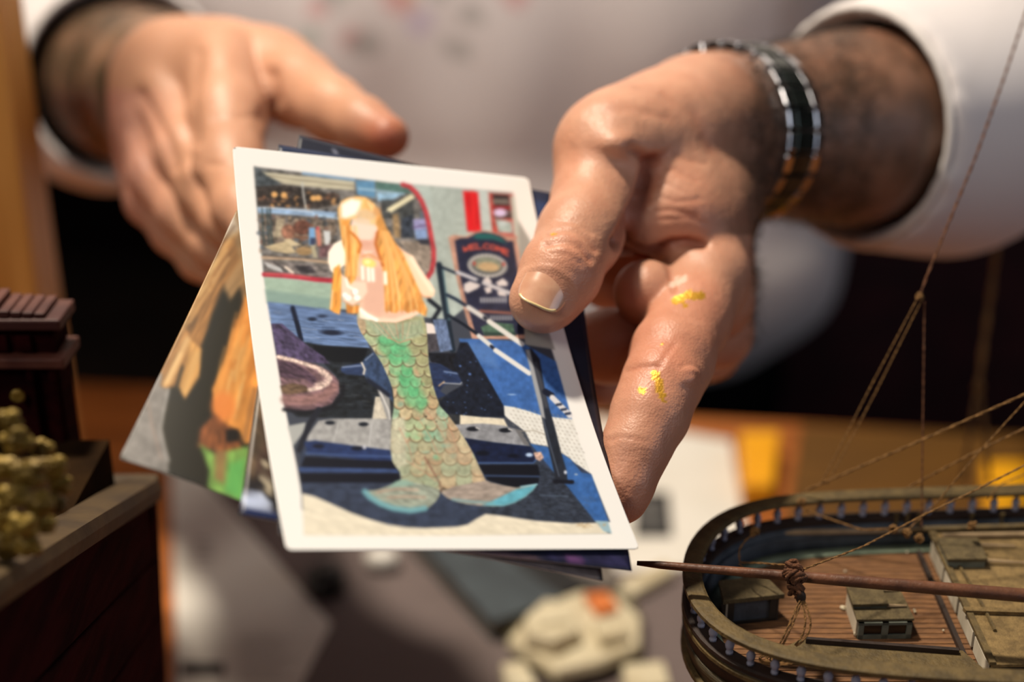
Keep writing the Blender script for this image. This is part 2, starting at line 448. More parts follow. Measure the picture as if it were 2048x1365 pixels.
# wooden post at far left
M_post = mat('yellow_wood', (228, 170, 90), (196, 136, 62), 0.5, 14, 5, bump=.3, bscale=80, stretch=(6, 6, .5))
pR = P(48, 0, .60); pB = PZ(152, 985, T)
xr = pR[0]
xr = (P(48, 0, .60)[0] + P(140, 800, .60)[0]) / 2
po = empty('display_frame', (xr - .02, .56, T), 'upright varnished wooden post of a display frame at far left', 'frame')
MB().bbox(xr - .03, xr, .545, .575, T + .012, T + .62).build('post', M_post, po, bevel=.0015)
MB().bbox(xr - .035, xr + .004, .53, .59, T, T + .012).build('foot', M_post, po, bevel=.001)
o = MB().lathe((xr - .017, .5448, T + .38), (0, -1, 0), [(0, .004), (.001, .004), (.0016, .003)], 14).build('screw', mat('dark_metal', (40, 34, 28), None, .4, metal=.8), po)

M_shadeboard = mat('shade_olive', (104, 68, 14), (84, 54, 10), 0.6, 12, stretch=(1, 10, 1))
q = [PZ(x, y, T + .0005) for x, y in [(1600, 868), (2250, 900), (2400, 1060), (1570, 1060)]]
tag(MB().hexa(q[::-1], [p + [0, 0, .006] for p in q[::-1]]).build('table_shade_board', M_shadeboard, bevel=.001), 'added olive-brown board standing in for shade on the table behind the model ship', 'board')  # dark board added in place of shade on the table

# chair behind the person, at the right
M_maroon = mat('maroon_cloth', (58, 14, 20), (40, 10, 14), .9, 40)
chx = P(1900, 420, 1.35); ch = empty('chair', (chx[0], chx[1], 0), 'dark maroon chair back in the gloom behind the arm at right', 'chair')
cx_, cy_, cz_ = map(float, chx)
MB().bbox(cx_ - .20, cx_ + .24, cy_, cy_ + .05, cz_ - .30, cz_ + .02).build('backrest', M_maroon, ch, bevel=.012)
MB().bbox(cx_ - .20, cx_ + .24, cy_ + .05, cy_ + .46, .40, .47).build('seat', M_maroon, ch, bevel=.015)
for a in (-.18, .21):
    MB().bbox(cx_ + a - .018, cx_ + a + .018, cy_ + .01, cy_ + .045, 0, cz_ - .28).build('leg', M_wall, ch)
    MB().bbox(cx_ + a - .018, cx_ + a + .018, cy_ + .42, cy_ + .45, 0, .40).build('leg', M_wall, ch)

# ------------------------------------------------------------------ drawing the printed pictures (flat print only)
class Canvas:
    """a drawing board whose units are pixels of the photograph"""
    def __init__(s, x0, y0, w, h, base, res=1.0):
        s.x0, s.y0, s.r = x0, y0, res; s.W, s.H = int(w * res), int(h * res)
        s.A = np.zeros((s.H, s.W, 3), np.float32); s.A[:] = base
        s.X, s.Y = np.meshgrid(x0 + (np.arange(s.W) + .5) / res, y0 + (np.arange(s.H) + .5) / res)
    clip = None
    def mask(s, pts, soft=1.6):
        A = s.A; s.A = np.zeros_like(A); s.clip = None; s.poly(pts, (1, 1, 1), soft); s.clip = s.A[..., 0].copy(); s.A = A
    def _win(s, xs, ys, m):
        a = int(max(0, (min(xs) - m - s.x0) * s.r)); b = int(min(s.W, (max(xs) + m - s.x0) * s.r + 1))
        c = int(max(0, (min(ys) - m - s.y0) * s.r)); d = int(min(s.H, (max(ys) + m - s.y0) * s.r + 1))
        return slice(c, max(c, d)), slice(a, max(a, b))
    def _put(s, w, al, col, tex):
        A = s.A[w]
        col = np.asarray(col, np.float32)
        if tex is not None:
            amp, sx, sy, seed = tex[:4]; ang = tex[4] if len(tex) > 4 else 0.0
            ca, sa = math.cos(ang), math.sin(ang); X, Y = s.X[w], s.Y[w]
            U, V = X * ca + Y * sa, -X * sa + Y * ca
            n = vnoise(U / sx, V / sy, seed) + .5 * vnoise(U / sx * 2.1, V / sy * 2.1, seed + 7) + .25 * vnoise(U / sx * 4.3, V / sy * 4.3, seed + 9)
            col = col[None, None] * (1 + amp * n[..., None])
        if s.clip is not None: al = al * s.clip[w]
        s.A[w] = A * (1 - al[..., None]) + col * al[..., None]
    def poly(s, pts, col, soft=1.5, tex=None, a=1.0):
        xs = [p[0] for p in pts]; ys = [p[1] for p in pts]; w = s._win(xs, ys, soft + 2)
        X, Y = s.X[w], s.Y[w]
        if X.size == 0: return
        ins = np.zeros(X.shape, bool); n = len(pts)
        for i in range(n):
            (x1, y1), (x2, y2) = pts[i], pts[(i + 1) % n]
            if y1 == y2: continue
            c = ((Y < y1) != (Y < y2)) & (X < (x2 - x1) * (Y - y1) / (y2 - y1) + x1)
            ins ^= c
        D = seg_dist(X, Y, list(pts) + [pts[0]]); sd = np.where(ins, -D, D)
        s._put(w, a * np.clip(.5 - sd / soft, 0, 1), col, tex)
    def line(s, pts, wd, col, soft=1.5, tex=None, a=1.0):
        xs = [p[0] for p in pts]; ys = [p[1] for p in pts]; w = s._win(xs, ys, wd / 2 + soft + 1)
        X, Y = s.X[w], s.Y[w]
        if X.size == 0: return
        D = seg_dist(X, Y, pts) - wd / 2
        s._put(w, a * np.clip(.5 - D / soft, 0, 1), col, tex)
    def ell(s, cx, cy, rx, ry, col, soft=1.5, tex=None, a=1.0, ang=0.0):
        m = max(rx, ry) + soft; w = s._win([cx - m, cx + m], [cy - m, cy + m], 1)
        X, Y = s.X[w] - cx, s.Y[w] - cy
        if X.size == 0: return
        ca, sa = math.cos(ang), math.sin(ang); U, V = X * ca + Y * sa, -X * sa + Y * ca
        q = np.hypot(U / rx, V / ry); D = (q - 1) * min(rx, ry)
        s._put(w, a * np.clip(.5 - D / soft, 0, 1), col, tex)
    def blur(s, box, n):
        w = s._win([box[0], box[2]], [box[1], box[3]], 0); A = s.A[w].copy()
        for _ in range(n):
            B = A.copy(); B[1:-1] = (A[:-2] + A[1:-1] * 2 + A[2:]) / 4; A = B.copy(); A[:, 1:-1] = (B[:, :-2] + B[:, 1:-1] * 2 + B[:, 2:]) / 4
        s.A[w] = A
    def text(s, word, p0, p1, arc, h, col, wd=2.0, a=1.0):
        """block letters along a shallow arc from p0 to p1"""
        G = {'W': [[(0, 0), (.25, 1), (.5, .4), (.75, 1), (1, 0)]], 'E': [[(1, 0), (0, 0), (0, 1), (1, 1)], [(0, .5), (.8, .5)]], 'L': [[(0, 0), (0, 1), (1, 1)]],
             'C': [[(1, .1), (.5, 0), (0, .3), (0, .7), (.5, 1), (1, .9)]], 'O': [[(.5, 0), (0, .3), (0, .7), (.5, 1), (1, .7), (1, .3), (.5, 0)]],
             'M': [[(0, 1), (.1, 0), (.5, .7), (.9, 0), (1, 1)]], 'S': [[(1, .1), (.4, 0), (0, .25), (1, .7), (.6, 1), (0, .9)]]}
        n = len(word); d = np.subtract(p1, p0); nr = np.array([d[1], -d[0]]) / np.hypot(*d)
        for i, ch in enumerate(word):
            for st in G[ch]:
                q = []
                for gx, gy in st:
                    t = (i + .12 + .76 * gx) / n
                    b = np.array(p0) + d * t + nr * (arc * 4 * t * (1 - t) - (gy - 1) * h)
                    q.append(tuple(b))
                s.line(q, wd, col, 1.2, a=a)
    def sample(s, x, y):
        u = np.clip((x - s.x0) * s.r - .5, 0, s.W - 1.001); v = np.clip((y - s.y0) * s.r - .5, 0, s.H - 1.001)
        i, j = u.astype(int), v.astype(int); fu, fv = (u - i)[:, None], (v - j)[:, None]; A = s.A
        return (A[j, i] * (1 - fu) * (1 - fv) + A[j, i + 1] * fu * (1 - fv) + A[j + 1, i] * (1 - fu) * fv + A[j + 1, i + 1] * fu * fv)

BORDER = (226, 221, 208)
def to_albedo(c, white=0.80):
    return np.clip(lin(np.clip(c, 0, 255)) / lin(BORDER) * white, 0, 0.95)

# ---- front print: figurine of a mermaid on a boat deck
K = Canvas(440, 270, 860, 850, BORDER)
W1 = lambda x, y: (480 + x / 3.4125, 300 + y / 3.4125)      # zoomed-in windows the drawing was measured in
W2 = lambda x, y: (780 + x / 3.4125, 350 + y / 3.4125)
W3 = lambda x, y: (520 + x / 2.73, 600 + y / 2.73)
W4 = lambda x, y: (880 + x / 2.352, 600 + y / 2.352)
def Z(f, *a): return [f(a[i], a[i + 1]) for i in range(0, len(a), 2)]
IMG = [(508, 334), (780, 366), (1024, 385), (1044, 500), (1072, 600), (1112, 727), (1141, 834), (1180, 950), (1222, 1068), (900, 1071), (609, 1070), (606, 1003), (593, 930), (568, 805), (546, 673), (528, 555), (518, 464)]
K.poly(IMG, (60, 64, 72), 2.5)
# cabin wall
K.poly([(508, 334), (780, 366), (1024, 385), (1050, 520), (900, 640), (536, 605), (518, 464)], (168, 178, 166), 2, (.04, 9, 9, 1))
K.poly([(860, 372), (925, 380), (935, 460), (905, 470), (900, 620), (872, 620), (866, 560), (872, 500)], (160, 168, 156), 3, (.05, 8, 8, 2))
K.poly([(528, 552), (600, 562), (668, 568), (680, 640), (534, 606)], (152, 172, 150), 2, (.05, 14, 6, 3))
K.poly([(530, 580), (680, 600), (680, 640), (534, 606)], (118, 142, 132), 8, a=.7)
# the window and what it mirrors
WIN = [(508, 334), (780, 366), (808, 370), (832, 385), (852, 423), (864, 476), (870, 511), (864, 545), (856, 560), (700, 566), (662, 562), (597, 555), (530, 549), (518, 464)]
K.poly(WIN, (104, 100, 94), 2, (.30, 11, 6, 4))
K.poly(Z(W1, 100, 115, 190, 150, 260, 215, 300, 280, 110, 260), (66, 72, 74), 6, (.3, 8, 5, 5))
K.poly(Z(W1, 150, 150, 780, 215, 780, 275, 560, 262, 300, 232, 210, 190), (182, 174, 146), 4, (.08, 30, 3, 6))
K.line(Z(W1, 180, 175, 480, 215, 780, 248), 2, (120, 110, 92), 2)
K.line(Z(W1, 430, 160, 780, 205), 5, (118, 150, 176), 3)
K.poly(Z(W1, 788, 205, 920, 212, 925, 330, 800, 305), (92, 134, 162), 3, (.08, 10, 10, 7))
K.line(Z(W1, 810, 265, 960, 280, 1120, 300), 4, (150, 178, 190), 3)
K.poly(Z(W1, 925, 215, 1120, 238, 1190, 300, 1100, 290, 930, 270), (82, 112, 102), 3, (.15, 9, 5, 8))
K.poly(Z(W1, 930, 290, 1120, 300, 1010, 360, 940, 350), (140, 172, 190), 4, (.12, 8, 5, 9))
K.poly(Z(W1, 960, 340, 1060, 340, 1180, 330, 1190, 470, 980, 470), (64, 66, 64), 5, (.25, 9, 7, 10))
K.poly(Z(W1, 1000, 402, 1170, 300, 1195, 325, 1030, 430), (206, 196, 156), 3, (.05, 14, 4, 11))
K.line(Z(W1, 1000, 420, 1180, 322), 2, (240, 228, 190), 2)
# dark shelf of shop goods with round orange lamps
K.poly(Z(W1, 110, 250, 300, 240, 520, 275, 680, 320, 680, 370, 520, 400, 330, 390, 120, 380), (52, 46, 42), 4, (.45, 7, 4, 12))
R_ = random.Random(5)
for i in range(46):
    x, y = R_.uniform(130, 670), R_.uniform(285, 410)
    K.ell(*W1(x, y + (x - 400) * .03), R_.uniform(2, 6), R_.uniform(1.5, 4), R_.choice([(150, 108, 66), (122, 84, 60), (40, 36, 34), (176, 132, 84), (92, 70, 58)]), 2.5)
for x, y in ((235, 305), (300, 308), (500, 330), (535, 328)): K.ell(*W1(x, y), 6.5, 6, (212, 160, 96), 3)
K.line(Z(W1, 425, 225, 432, 300, 450, 400), 3.5, (176, 176, 166), 2)
# blue-white awning
K.poly(Z(W1, 118, 392, 330, 400, 660, 425, 660, 470, 330, 442, 125, 432), (138, 162, 186), 4, (.16, 14, 4, 13))
K.line(Z(W1, 130, 396, 300, 402, 500, 425), 2.5, (196, 208, 216), 2)
K.line(Z(W1, 500, 440, 660, 468), 5, (168, 196, 216), 3)
# quay with people and boats
K.poly(Z(W1, 125, 440, 660, 470, 660, 660, 150, 650), (104, 92, 80), 5, (.38, 6, 7, 14))
for i in range(90):
    x, y = R_.uniform(130, 665), R_.uniform(450, 700)
    K.ell(*W1(x, y), R_.uniform(1.5, 6), R_.uniform(1.5, 6), R_.choice([(60, 58, 56), (140, 118, 96), (168, 150, 124), (88, 96, 104), (116, 80, 66), (40, 44, 46)]), 2, a=.7)
for x in (150, 185, 205): K.line(Z(W1, x, 400, x + 12, 640), 3, (52, 66, 66), 2, (.4, 3, 4, 15))
K.poly(Z(W1, 250, 470, 300, 470, 300, 600, 230, 600), (158, 144, 118), 4, (.15, 6, 6, 16))
K.ell(*W1(330, 560), 14, 15, (150, 104, 82), 4, (.25, 5, 5, 17))
K.ell(*W1(425, 530), 18, 15, (96, 62, 50), 4, (.3, 5, 5, 18))
K.line(Z(W1, 380, 595, 470, 600), 4, (112, 74, 54), 3)
K.poly(Z(W1, 470, 530, 510, 530, 515, 600, 500, 655, 470, 650), (116, 158, 194), 2.5); K.ell(*W1(490, 520), 3, 3, (120, 84, 66), 2)
K.poly(Z(W1, 515, 545, 548, 545, 555, 655, 530, 660), (190, 120, 100), 2.5); K.ell(*W1(530, 535), 3, 3, (200, 70, 84), 2)
K.poly(Z(W1, 568, 550, 615, 555, 620, 610, 605, 650, 580, 650), (196, 196, 190), 2.5); K.ell(*W1(590, 538), 3.2, 3.2, (120, 90, 76), 2)
K.poly(Z(W1, 480, 600, 515, 600, 512, 650, 478, 650), (54, 62, 84), 2.5)
K.poly(Z(W1, 165, 660, 320, 620, 385, 700, 330, 710, 220, 690), (178, 160, 124), 3, (.1, 10, 4, 19))
K.poly(Z(W1, 300, 610, 340, 605, 420, 650, 350, 660), (196, 178, 140), 3)
K.ell(*W1(440, 690), 17, 9, (150, 122, 84), 3, (.15, 6, 4, 20)); K.poly(Z(W1, 480, 650, 510, 650, 530, 735, 500, 735), (166, 156, 126), 3)
K.poly(Z(W1, 540, 660, 670, 640, 670, 730, 540, 735), (104, 76, 76), 5, (.25, 6, 5, 21))
K.line(Z(W1, 155, 735, 400, 745, 610, 770), 6, (174, 148, 120), 3, (.1, 12, 3, 22)); K.line(Z(W1, 160, 722, 610, 752), 1.5, (86, 74, 64), 2)
K.poly(Z(W1, 160, 752, 400, 775, 615, 790, 620, 880, 400, 850, 165, 835), (112, 104, 98), 4, (.3, 10, 4, 23))
K.poly(Z(W1, 370, 790, 480, 790, 520, 840, 420, 845), (56, 52, 54), 4, (.3, 5, 4, 24))
for a in range(8): K.line(Z(W1, 175 + 14 * a, 770 + 5 * a, 190 + 14 * a, 800 + 5 * a), 2.4, (196, 196, 190), 1.6); K.line(Z(W1, 230, 765, 320, 830), 3, (66, 62, 60), 2, a=.4)
K.line(Z(W1, 310, 800, 360, 838), 5, (226, 208, 186), 3)
K.poly(Z(W1, 1080, 620, 1290, 630, 1310, 720, 1290, 860, 1180, 730), (142, 128, 112), 5, (.2, 7, 6, 25))
K.poly(Z(W1, 1040, 440, 1080, 430, 1100, 600, 1050, 600), (150, 124, 88), 5, (.2, 6, 6, 26))
K.poly(Z(W1, 1100, 470, 1180, 440, 1190, 600, 1100, 600), (52, 58, 66), 4, (.3, 6, 6, 27))
K.poly(Z(W1, 1180, 475, 1262, 470, 1275, 540, 1190, 550), (140, 136, 170), 3, (.15, 8, 4, 28)); K.poly(Z(W1, 1190, 545, 1275, 540, 1280, 610, 1200, 610), (128, 150, 184), 3, (.1, 8, 4, 29))
K.line(Z(W1, 1180, 530, 1275, 515), 3, (92, 78, 110), 2)
K.poly(Z(W1, 1215, 610, 1290, 610, 1300, 650, 1230, 645), (50, 50, 56), 3)
K.poly(Z(W1, 1230, 420, 1262, 420, 1270, 470, 1230, 470), (90, 96, 104), 3)
K.line(Z(W1, 1110, 236, 1160, 252, 1205, 295, 1240, 350, 1268, 420, 1290, 510, 1306, 600, 1322, 680, 1322, 760, 1308, 830, 1280, 872), 9, (176, 58, 62), 2.2, (.1, 8, 8, 30))
K.line(Z(W1, 165, 850, 300, 858, 400, 868, 520, 885, 630, 893), 9, (166, 44, 56), 2.2, (.1, 8, 8, 31)); K.line(Z(W1, 170, 845, 350, 856, 480, 872), 2, (206, 106, 100), 1.5)
# right side: post, further window, sign board
K.poly(Z(W2, 598, 110, 690, 118, 690, 380, 625, 380), (176, 184, 174), 2.5, (.04, 8, 8, 32))
K.poly(Z(W2, 498, 108, 600, 116, 624, 385, 528, 388), (196, 28, 32), 4, (.1, 5, 20, 33)); K.line(Z(W2, 560, 120, 580, 380), 8, (206, 44, 40), 6, a=.6)
K.poly(Z(W2, 672, 120, 840, 130, 870, 420, 700, 400), (176, 70, 60), 3, (.12, 8, 8, 34))
K.poly(Z(W2, 700, 130, 812, 138, 838, 300, 712, 300), (84, 66, 62), 3, (.3, 6, 6, 35)); K.poly(Z(W2, 700, 134, 810, 140, 812, 165, 704, 160), (46, 40, 40), 2)
K.line(Z(W2, 708, 180, 800, 184), 6, (116, 112, 100), 2.5); K.line(Z(W2, 705, 222, 830, 226), 6, (140, 32, 34), 3)
K.ell(*W2(752, 258), 13, 8, (206, 186, 212), 4); K.poly(Z(W2, 715, 300, 830, 320, 840, 400, 740, 392), (156, 168, 158), 4, (.1, 8, 8, 36)); K.ell(*W2(770, 330), 9, 6, (180, 190, 184), 3)
K.poly(Z(W2, 820, 140, 850, 150, 900, 560, 880, 600, 850, 440), (176, 176, 160), 3)
K.line(Z(W2, 700, 410, 860, 425), 5, (176, 112, 96), 3)
SGN = Z(W2, 398, 425, 440, 408, 510, 420, 560, 398, 620, 378, 700, 386, 760, 408, 800, 430, 862, 432, 890, 560, 905, 700, 920, 900, 960, 1120, 560, 1122, 500, 900, 450, 690)
K.poly(SGN, (178, 134, 112), 2.5, (.12, 8, 8, 37))
K.poly(Z(W2, 440, 450, 480, 432, 530, 430, 590, 398, 640, 390, 700, 398, 760, 420, 800, 452, 840, 450, 868, 620, 890, 800, 920, 1090, 590, 1100, 530, 900, 480, 700), (38, 40, 58), 2.5, (.12, 10, 10, 38))
K.poly(Z(W2, 560, 425, 600, 400, 690, 402, 760, 432, 800, 470, 700, 440, 600, 440), (36, 92, 88), 3)
K.text('WELCOME', W2(492, 528), W2(812, 556), 11, 10, (206, 84, 66), 3.0)
K.ell(*W2(665, 620), 40, 24, (176, 174, 164), 2, ang=.1); K.ell(*W2(665, 620), 31.5, 17, (66, 68, 72), 2, ang=.1); K.ell(*W2(665, 615), 29, 15, (128, 132, 112), 2.5, (.12, 8, 3, 39), ang=.1)
K.ell(*W2(672, 628), 22, 9, (180, 152, 112), 3, (.1, 8, 3, 40), ang=.1)
for i in range(26):
    t = i / 26 * 2 * math.pi; cx, cy = W2(665, 620)
    K.ell(cx + 36 * math.cos(t) + 2 * math.sin(t), cy + 21 * math.sin(t) + 3.5 * math.cos(t), 1.3, 1.6, (86, 84, 84), 1.2)
K.ell(*W2(575, 605), 3, 4, (176, 70, 60), 2); K.ell(*W2(775, 610), 3, 4, (176, 70, 60), 2)
for q in (Z(W2, 505, 745, 545, 725, 620, 750, 600, 775, 530, 808, 505, 790), Z(W2, 630, 720, 665, 695, 695, 725, 690, 750, 650, 755), Z(W2, 640, 770, 690, 765, 695, 800, 660, 812), Z(W2, 720, 735, 770, 705, 805, 735, 800, 760, 740, 760), Z(W2, 730, 795, 780, 790, 800, 830, 740, 825)):
    K.poly(q, (208, 198, 190), 2.5)
for i in range(9): K.line(Z(W2, 622 + 21 * i, 842, 622 + 21 * i, 868), 4, (186, 186, 184), 1.6, a=.85)
K.line(Z(W2, 615, 930, 840, 945), 5, (146, 92, 76), 2.5)
for i in range(8): K.line(Z(W2, 690 + 20 * i, 965, 690 + 20 * i, 988), 3.5, (176, 176, 174), 1.6, a=.85)
K.poly(Z(W2, 620, 1040, 700, 1005, 840, 1020, 850, 1080, 640, 1090), (72, 98, 80), 3, (.15, 6, 6, 41)); K.poly(Z(W2, 640, 1075, 860, 1078, 860, 1098, 650, 1100), (42, 60, 52), 2.5)
K.poly([(1036, 440), (1060, 480), (1075, 600), (1110, 700), (1050, 690), (1046, 600), (1040, 520)], (150, 146, 134), 3)
# ground: blue mat, shade, tread plate, sand
K.poly(Z(W4, 90, 182, 300, 190, 380, 200, 545, 290, 620, 560, 640, 640, 300, 520, 100, 240), (58, 96, 152), 2.5, (.10, 8, 8, 42))
K.poly(Z(W4, 110, 200, 240, 210, 280, 330, 160, 280), (92, 126, 172), 12, a=.5)
K.ell(*W4(338, 446), 8, 1.3, (150, 176, 206), 1.5)
TP = Z(W4, 300, 498, 350, 505, 420, 525, 480, 545, 560, 555, 625, 562, 660, 680, 706, 820, 670, 810, 610, 745, 560, 715, 500, 690, 430, 680, 400, 620, 320, 560, 300, 540)
K.poly(TP, (216, 212, 198), 2, (.03, 9, 9, 43))
for i in range(16):
    for j in range(18):
        x, y = 335 + 22 * i + 11 * (j % 2), 505 + 17 * j + 4 * i
        if 330 < x < 700 and y > 505 and (y < 690 or x > 480 + (y - 690) * 1.2) and x < 620 + (y - 560) * .36:
            K.line(Z(W4, x - 3.5, y - 3, x + 3.5, y + 3), 1.0, (140, 132, 118), 1.2)
K.line(Z(W4, 370, 620, 440, 615, 490, 632), 1.5, (150, 140, 122), 1.4)
K.poly(Z(W4, -200, 540, 40, 535, 300, 560, 320, 600, 380, 640, 300, 640, 0, 600, -200, 590), (212, 200, 172), 2.5, (.06, 8, 5, 44))
K.poly(Z(W4, -160, 640, 430, 678, 500, 690, 600, 745, 710, 820, 800, 1045, 400, 1100, -600, 1100, -650, 980, -660, 700), (48, 56, 72), 2.5, (.15, 12, 8, 45))
K.poly(Z(W4, 425, 678, 500, 692, 580, 728, 615, 752, 665, 812, 712, 822, 792, 1040, 728, 1045, 590, 880, 480, 745), (52, 92, 146), 2.5, (.10, 8, 8, 46))
K.ell(*W4(640, 822), 3.5, 2, (140, 156, 176), 1.5)
K.poly(Z(W4, 440, 740, 520, 800, 600, 880, 735, 1050, 700, 1060, 400, 1030, 220, 1005, 180, 990, 300, 900), (44, 50, 60), 2.5, (.25, 7, 3, 47))
K.line(Z(W4, 470, 920, 600, 925), 2, (110, 130, 150), 3, a=.5)
# wooden planks at left, deep shade, bollard
K.poly(Z(W3, 40, 10, 150, 22, 420, 60, 545, 85, 560, 160, 600, 265, 300, 245, 100, 220, 60, 130), (96, 118, 152), 2, (.20, 22, 2.5, 48, .10))
for i in range(26):
    x, y = R_.uniform(60, 520), R_.uniform(30, 240); L_ = R_.uniform(30, 110)
    K.line(Z(W3, x, y, x + L_ * .5, y + L_ * .05 + 2, x + L_, y + L_ * .1), 1.2, R_.choice([(40, 54, 78), (58, 74, 102), (150, 164, 186)]), 1.2, a=.75)
K.ell(*W3(390, 180), 22, 5, (26, 32, 48), 4, ang=.05); K.ell(*W3(285, 105), 9, 4, (30, 38, 54), 3); K.ell(*W3(340, 90), 10, 3, (36, 44, 62), 3)
K.line(Z(W3, 178, 45, 205, 140, 225, 220), 9, (16, 22, 38), 2.2)
K.poly(Z(W3, 210, 225, 340, 250, 600, 265, 680, 420, 720, 640, 620, 650, 200, 640, 160, 600, 240, 560, 420, 420, 300, 300), (30, 34, 38), 3, (.3, 10, 6, 49))
K.poly(Z(W3, 290, 250, 590, 268, 560, 340, 400, 340, 300, 300), (14, 17, 22), 3)
for i in range(30):
    x, y = R_.uniform(380, 690), R_.uniform(420, 630); K.line(Z(W3, x, y, x + 50, y + R_.uniform(-4, 12)), 1.3, R_.choice([(64, 70, 72), (14, 18, 24), (84, 86, 84)]), 1.4, a=.6)
K.poly(Z(W3, 630, 530, 700, 530, 722, 650, 612, 655), (196, 186, 164), 2.5, (.1, 4, 8, 50))
K.poly(Z(W3, 640, 490, 700, 480, 726, 660, 700, 670), (140, 138, 132), 2.5, (.1, 4, 8, 51))
K.line(Z(W3, 655, 500, 700, 600, 712, 660), 3, (206, 202, 192), 2)
K.poly(Z(W3, 700, 440, 1092, 540, 1092, 700, 720, 700), (40, 42, 44), 3, (.2, 8, 8, 52))
# driftwood ring
K.poly(Z(W3, 62, 130, 120, 130, 190, 190, 260, 250, 350, 310, 380, 350, 250, 340, 90, 300), (70, 60, 84), 3, (.30, 9, 5, 53, .7))
K.poly(Z(W3, 90, 300, 180, 320, 300, 350, 380, 390, 430, 440, 432, 510, 390, 570, 300, 600, 200, 612, 135, 600, 118, 500, 110, 440), (112, 86, 88), 3, (.25, 12, 4, 54, .5))
K.poly(Z(W3, 110, 470, 180, 455, 250, 470, 270, 500, 160, 520, 120, 510), (96, 76, 58), 3, (.3, 8, 4, 55))
K.poly(Z(W3, 95, 330, 180, 345, 250, 380, 310, 430, 300, 470, 240, 430, 160, 430, 110, 420), (74, 56, 66), 3, (.35, 12, 3, 56, .4))
K.line(Z(W3, 100, 312, 180, 330, 250, 352, 310, 372, 360, 400, 385, 430, 370, 460, 330, 480, 270, 492), 7, (226, 200, 180), 3.5, (.25, 3, 3, 57))
K.line(Z(W3, 330, 385, 375, 425, 355, 455, 310, 470), 12, (196, 170, 154), 6, (.3, 3, 3, 58), a=.8)
K.line(Z(W3, 140, 545, 250, 550, 350, 530, 400, 480), 20, (146, 108, 100), 9, (.2, 10, 4, 59), a=.8)
K.line(Z(W3, 130, 600, 260, 615, 390, 590, 450, 520, 455, 470), 7, (20, 20, 26), 5, a=.9)
# bollard
K.poly(Z(W3, 440, 375, 470, 358, 560, 345, 575, 400, 560, 415, 470, 408, 445, 395), (44, 58, 88), 2.5, (.15, 14, 3, 60)); K.line(Z(W3, 450, 368, 550, 360), 3, (120, 134, 160), 2.5)
K.poly(Z(W3, 550, 350, 580, 310, 620, 285, 650, 330, 690, 380, 716, 450, 726, 560, 680, 500, 640, 480, 590, 450, 560, 400), (50, 66, 92), 2.5, (.2, 7, 7, 61))
K.line(Z(W3, 556, 345, 572, 380, 566, 405), 4, (206, 196, 180), 2.5); K.line(Z(W3, 575, 330, 615, 296), 3, (112, 126, 148), 2.5); K.line(Z(W3, 590, 440, 650, 480, 700, 520), 8, (28, 32, 44), 5)
K.poly(Z(W3, 905, 200, 930, 140, 975, 150, 1000, 200, 995, 270, 920, 290), (70, 66, 70), 3, (.2, 6, 6, 62)); K.poly(Z(W3, 905, 125, 940, 130, 975, 160, 960, 185, 910, 185), (222, 208, 194), 2.5)
K.poly(Z(W3, 915, 290, 1092, 290, 1092, 420, 960, 400), (20, 22, 28), 3, (.3, 6, 6, 63))
K.poly(Z(W3, 925, 340, 980, 350, 1005, 400, 1010, 450, 960, 500, 930, 420), (120, 112, 106), 3, (.45, 4, 4, 64))
K.poly(Z(W4, -80, 290, 0, 300, 60, 335, 100, 340, 118, 368, 100, 395, 20, 400, 0, 430, 30, 450, -20, 470, -60, 400), (36, 48, 76), 2.5, (.15, 10, 4, 65)); K.line(Z(W4, 20, 338, 100, 350), 3, (110, 128, 160), 2.5); K.line(Z(W4, 15, 392, 95, 396, 112, 380), 2, (176, 176, 172), 1.8)
K.line(Z(W4, -5, 405, 20, 385), 2.5, (196, 160, 120), 1.8)
K.poly(Z(W4, 95, 200, 130, 200, 300, 500, 304, 552, 200, 552, 30, 535, -20, 500, 40, 440, 110, 400, 60, 300), (22, 27, 38), 2.5, (.25, 6, 6, 66))
for i in range(22): K.ell(*W4(R_.uniform(30, 250), R_.uniform(280, 540)), 1.6, 1.2, (70, 96, 140), 1.2)
K.ell(*W4(140, 350), 3, 2.4, (84, 112, 166), 1.5); K.ell(*W4(95, 312), 2.5, 2, (84, 112, 166), 1.5)
# grey bolted plate
K.poly(Z(W3, 240, 770, 320, 662, 400, 650, 600, 648, 715, 655, 730, 830, 500, 800, 250, 775), (152, 150, 144), 2, (.10, 9, 9, 67))
K.poly(Z(W3, 150, 690, 250, 670, 240, 720, 180, 800), (160, 160, 152), 2.5); K.line(Z(W3, 320, 600, 270, 680, 215, 820), 12, (30, 32, 40), 3)
K.line(Z(W3, 430, 665, 400, 780), 1.5, (190, 188, 182), 1.6); K.line(Z(W3, 610, 680, 595, 800), 3, (180, 178, 172), 2)
for x, y in ((382, 672), (565, 680)): K.ell(*W3(x, y), 10, 4.2, (24, 28, 36), 1.8)
K.poly(Z(W3, 240, 775, 300, 768, 500, 795, 715, 822, 745, 925, 500, 865, 260, 840), (36, 50, 86), 2.5, (.12, 10, 5, 68)); K.line(Z(W3, 250, 838, 500, 852, 720, 856), 2.4, (70, 92, 136), 2)
K.ell(*W3(320, 800), 12, 4.5, (18, 22, 36), 3); K.ell(*W3(530, 812), 12, 4.5, (18, 22, 36), 3); K.ell(*W3(570, 806), 3.5, 4, (176, 176, 180), 2)
K.poly(Z(W3, 245, 855, 500, 872, 740, 880, 745, 925, 220, 915), (16, 18, 28), 2.5); K.poly(Z(W3, 210, 915, 740, 925, 760, 945, 215, 940), (52, 70, 108), 2.5, (.1, 10, 4, 69)); K.poly(Z(W3, 215, 945, 760, 948, 770, 1000, 225, 1000), (14, 16, 26), 3)
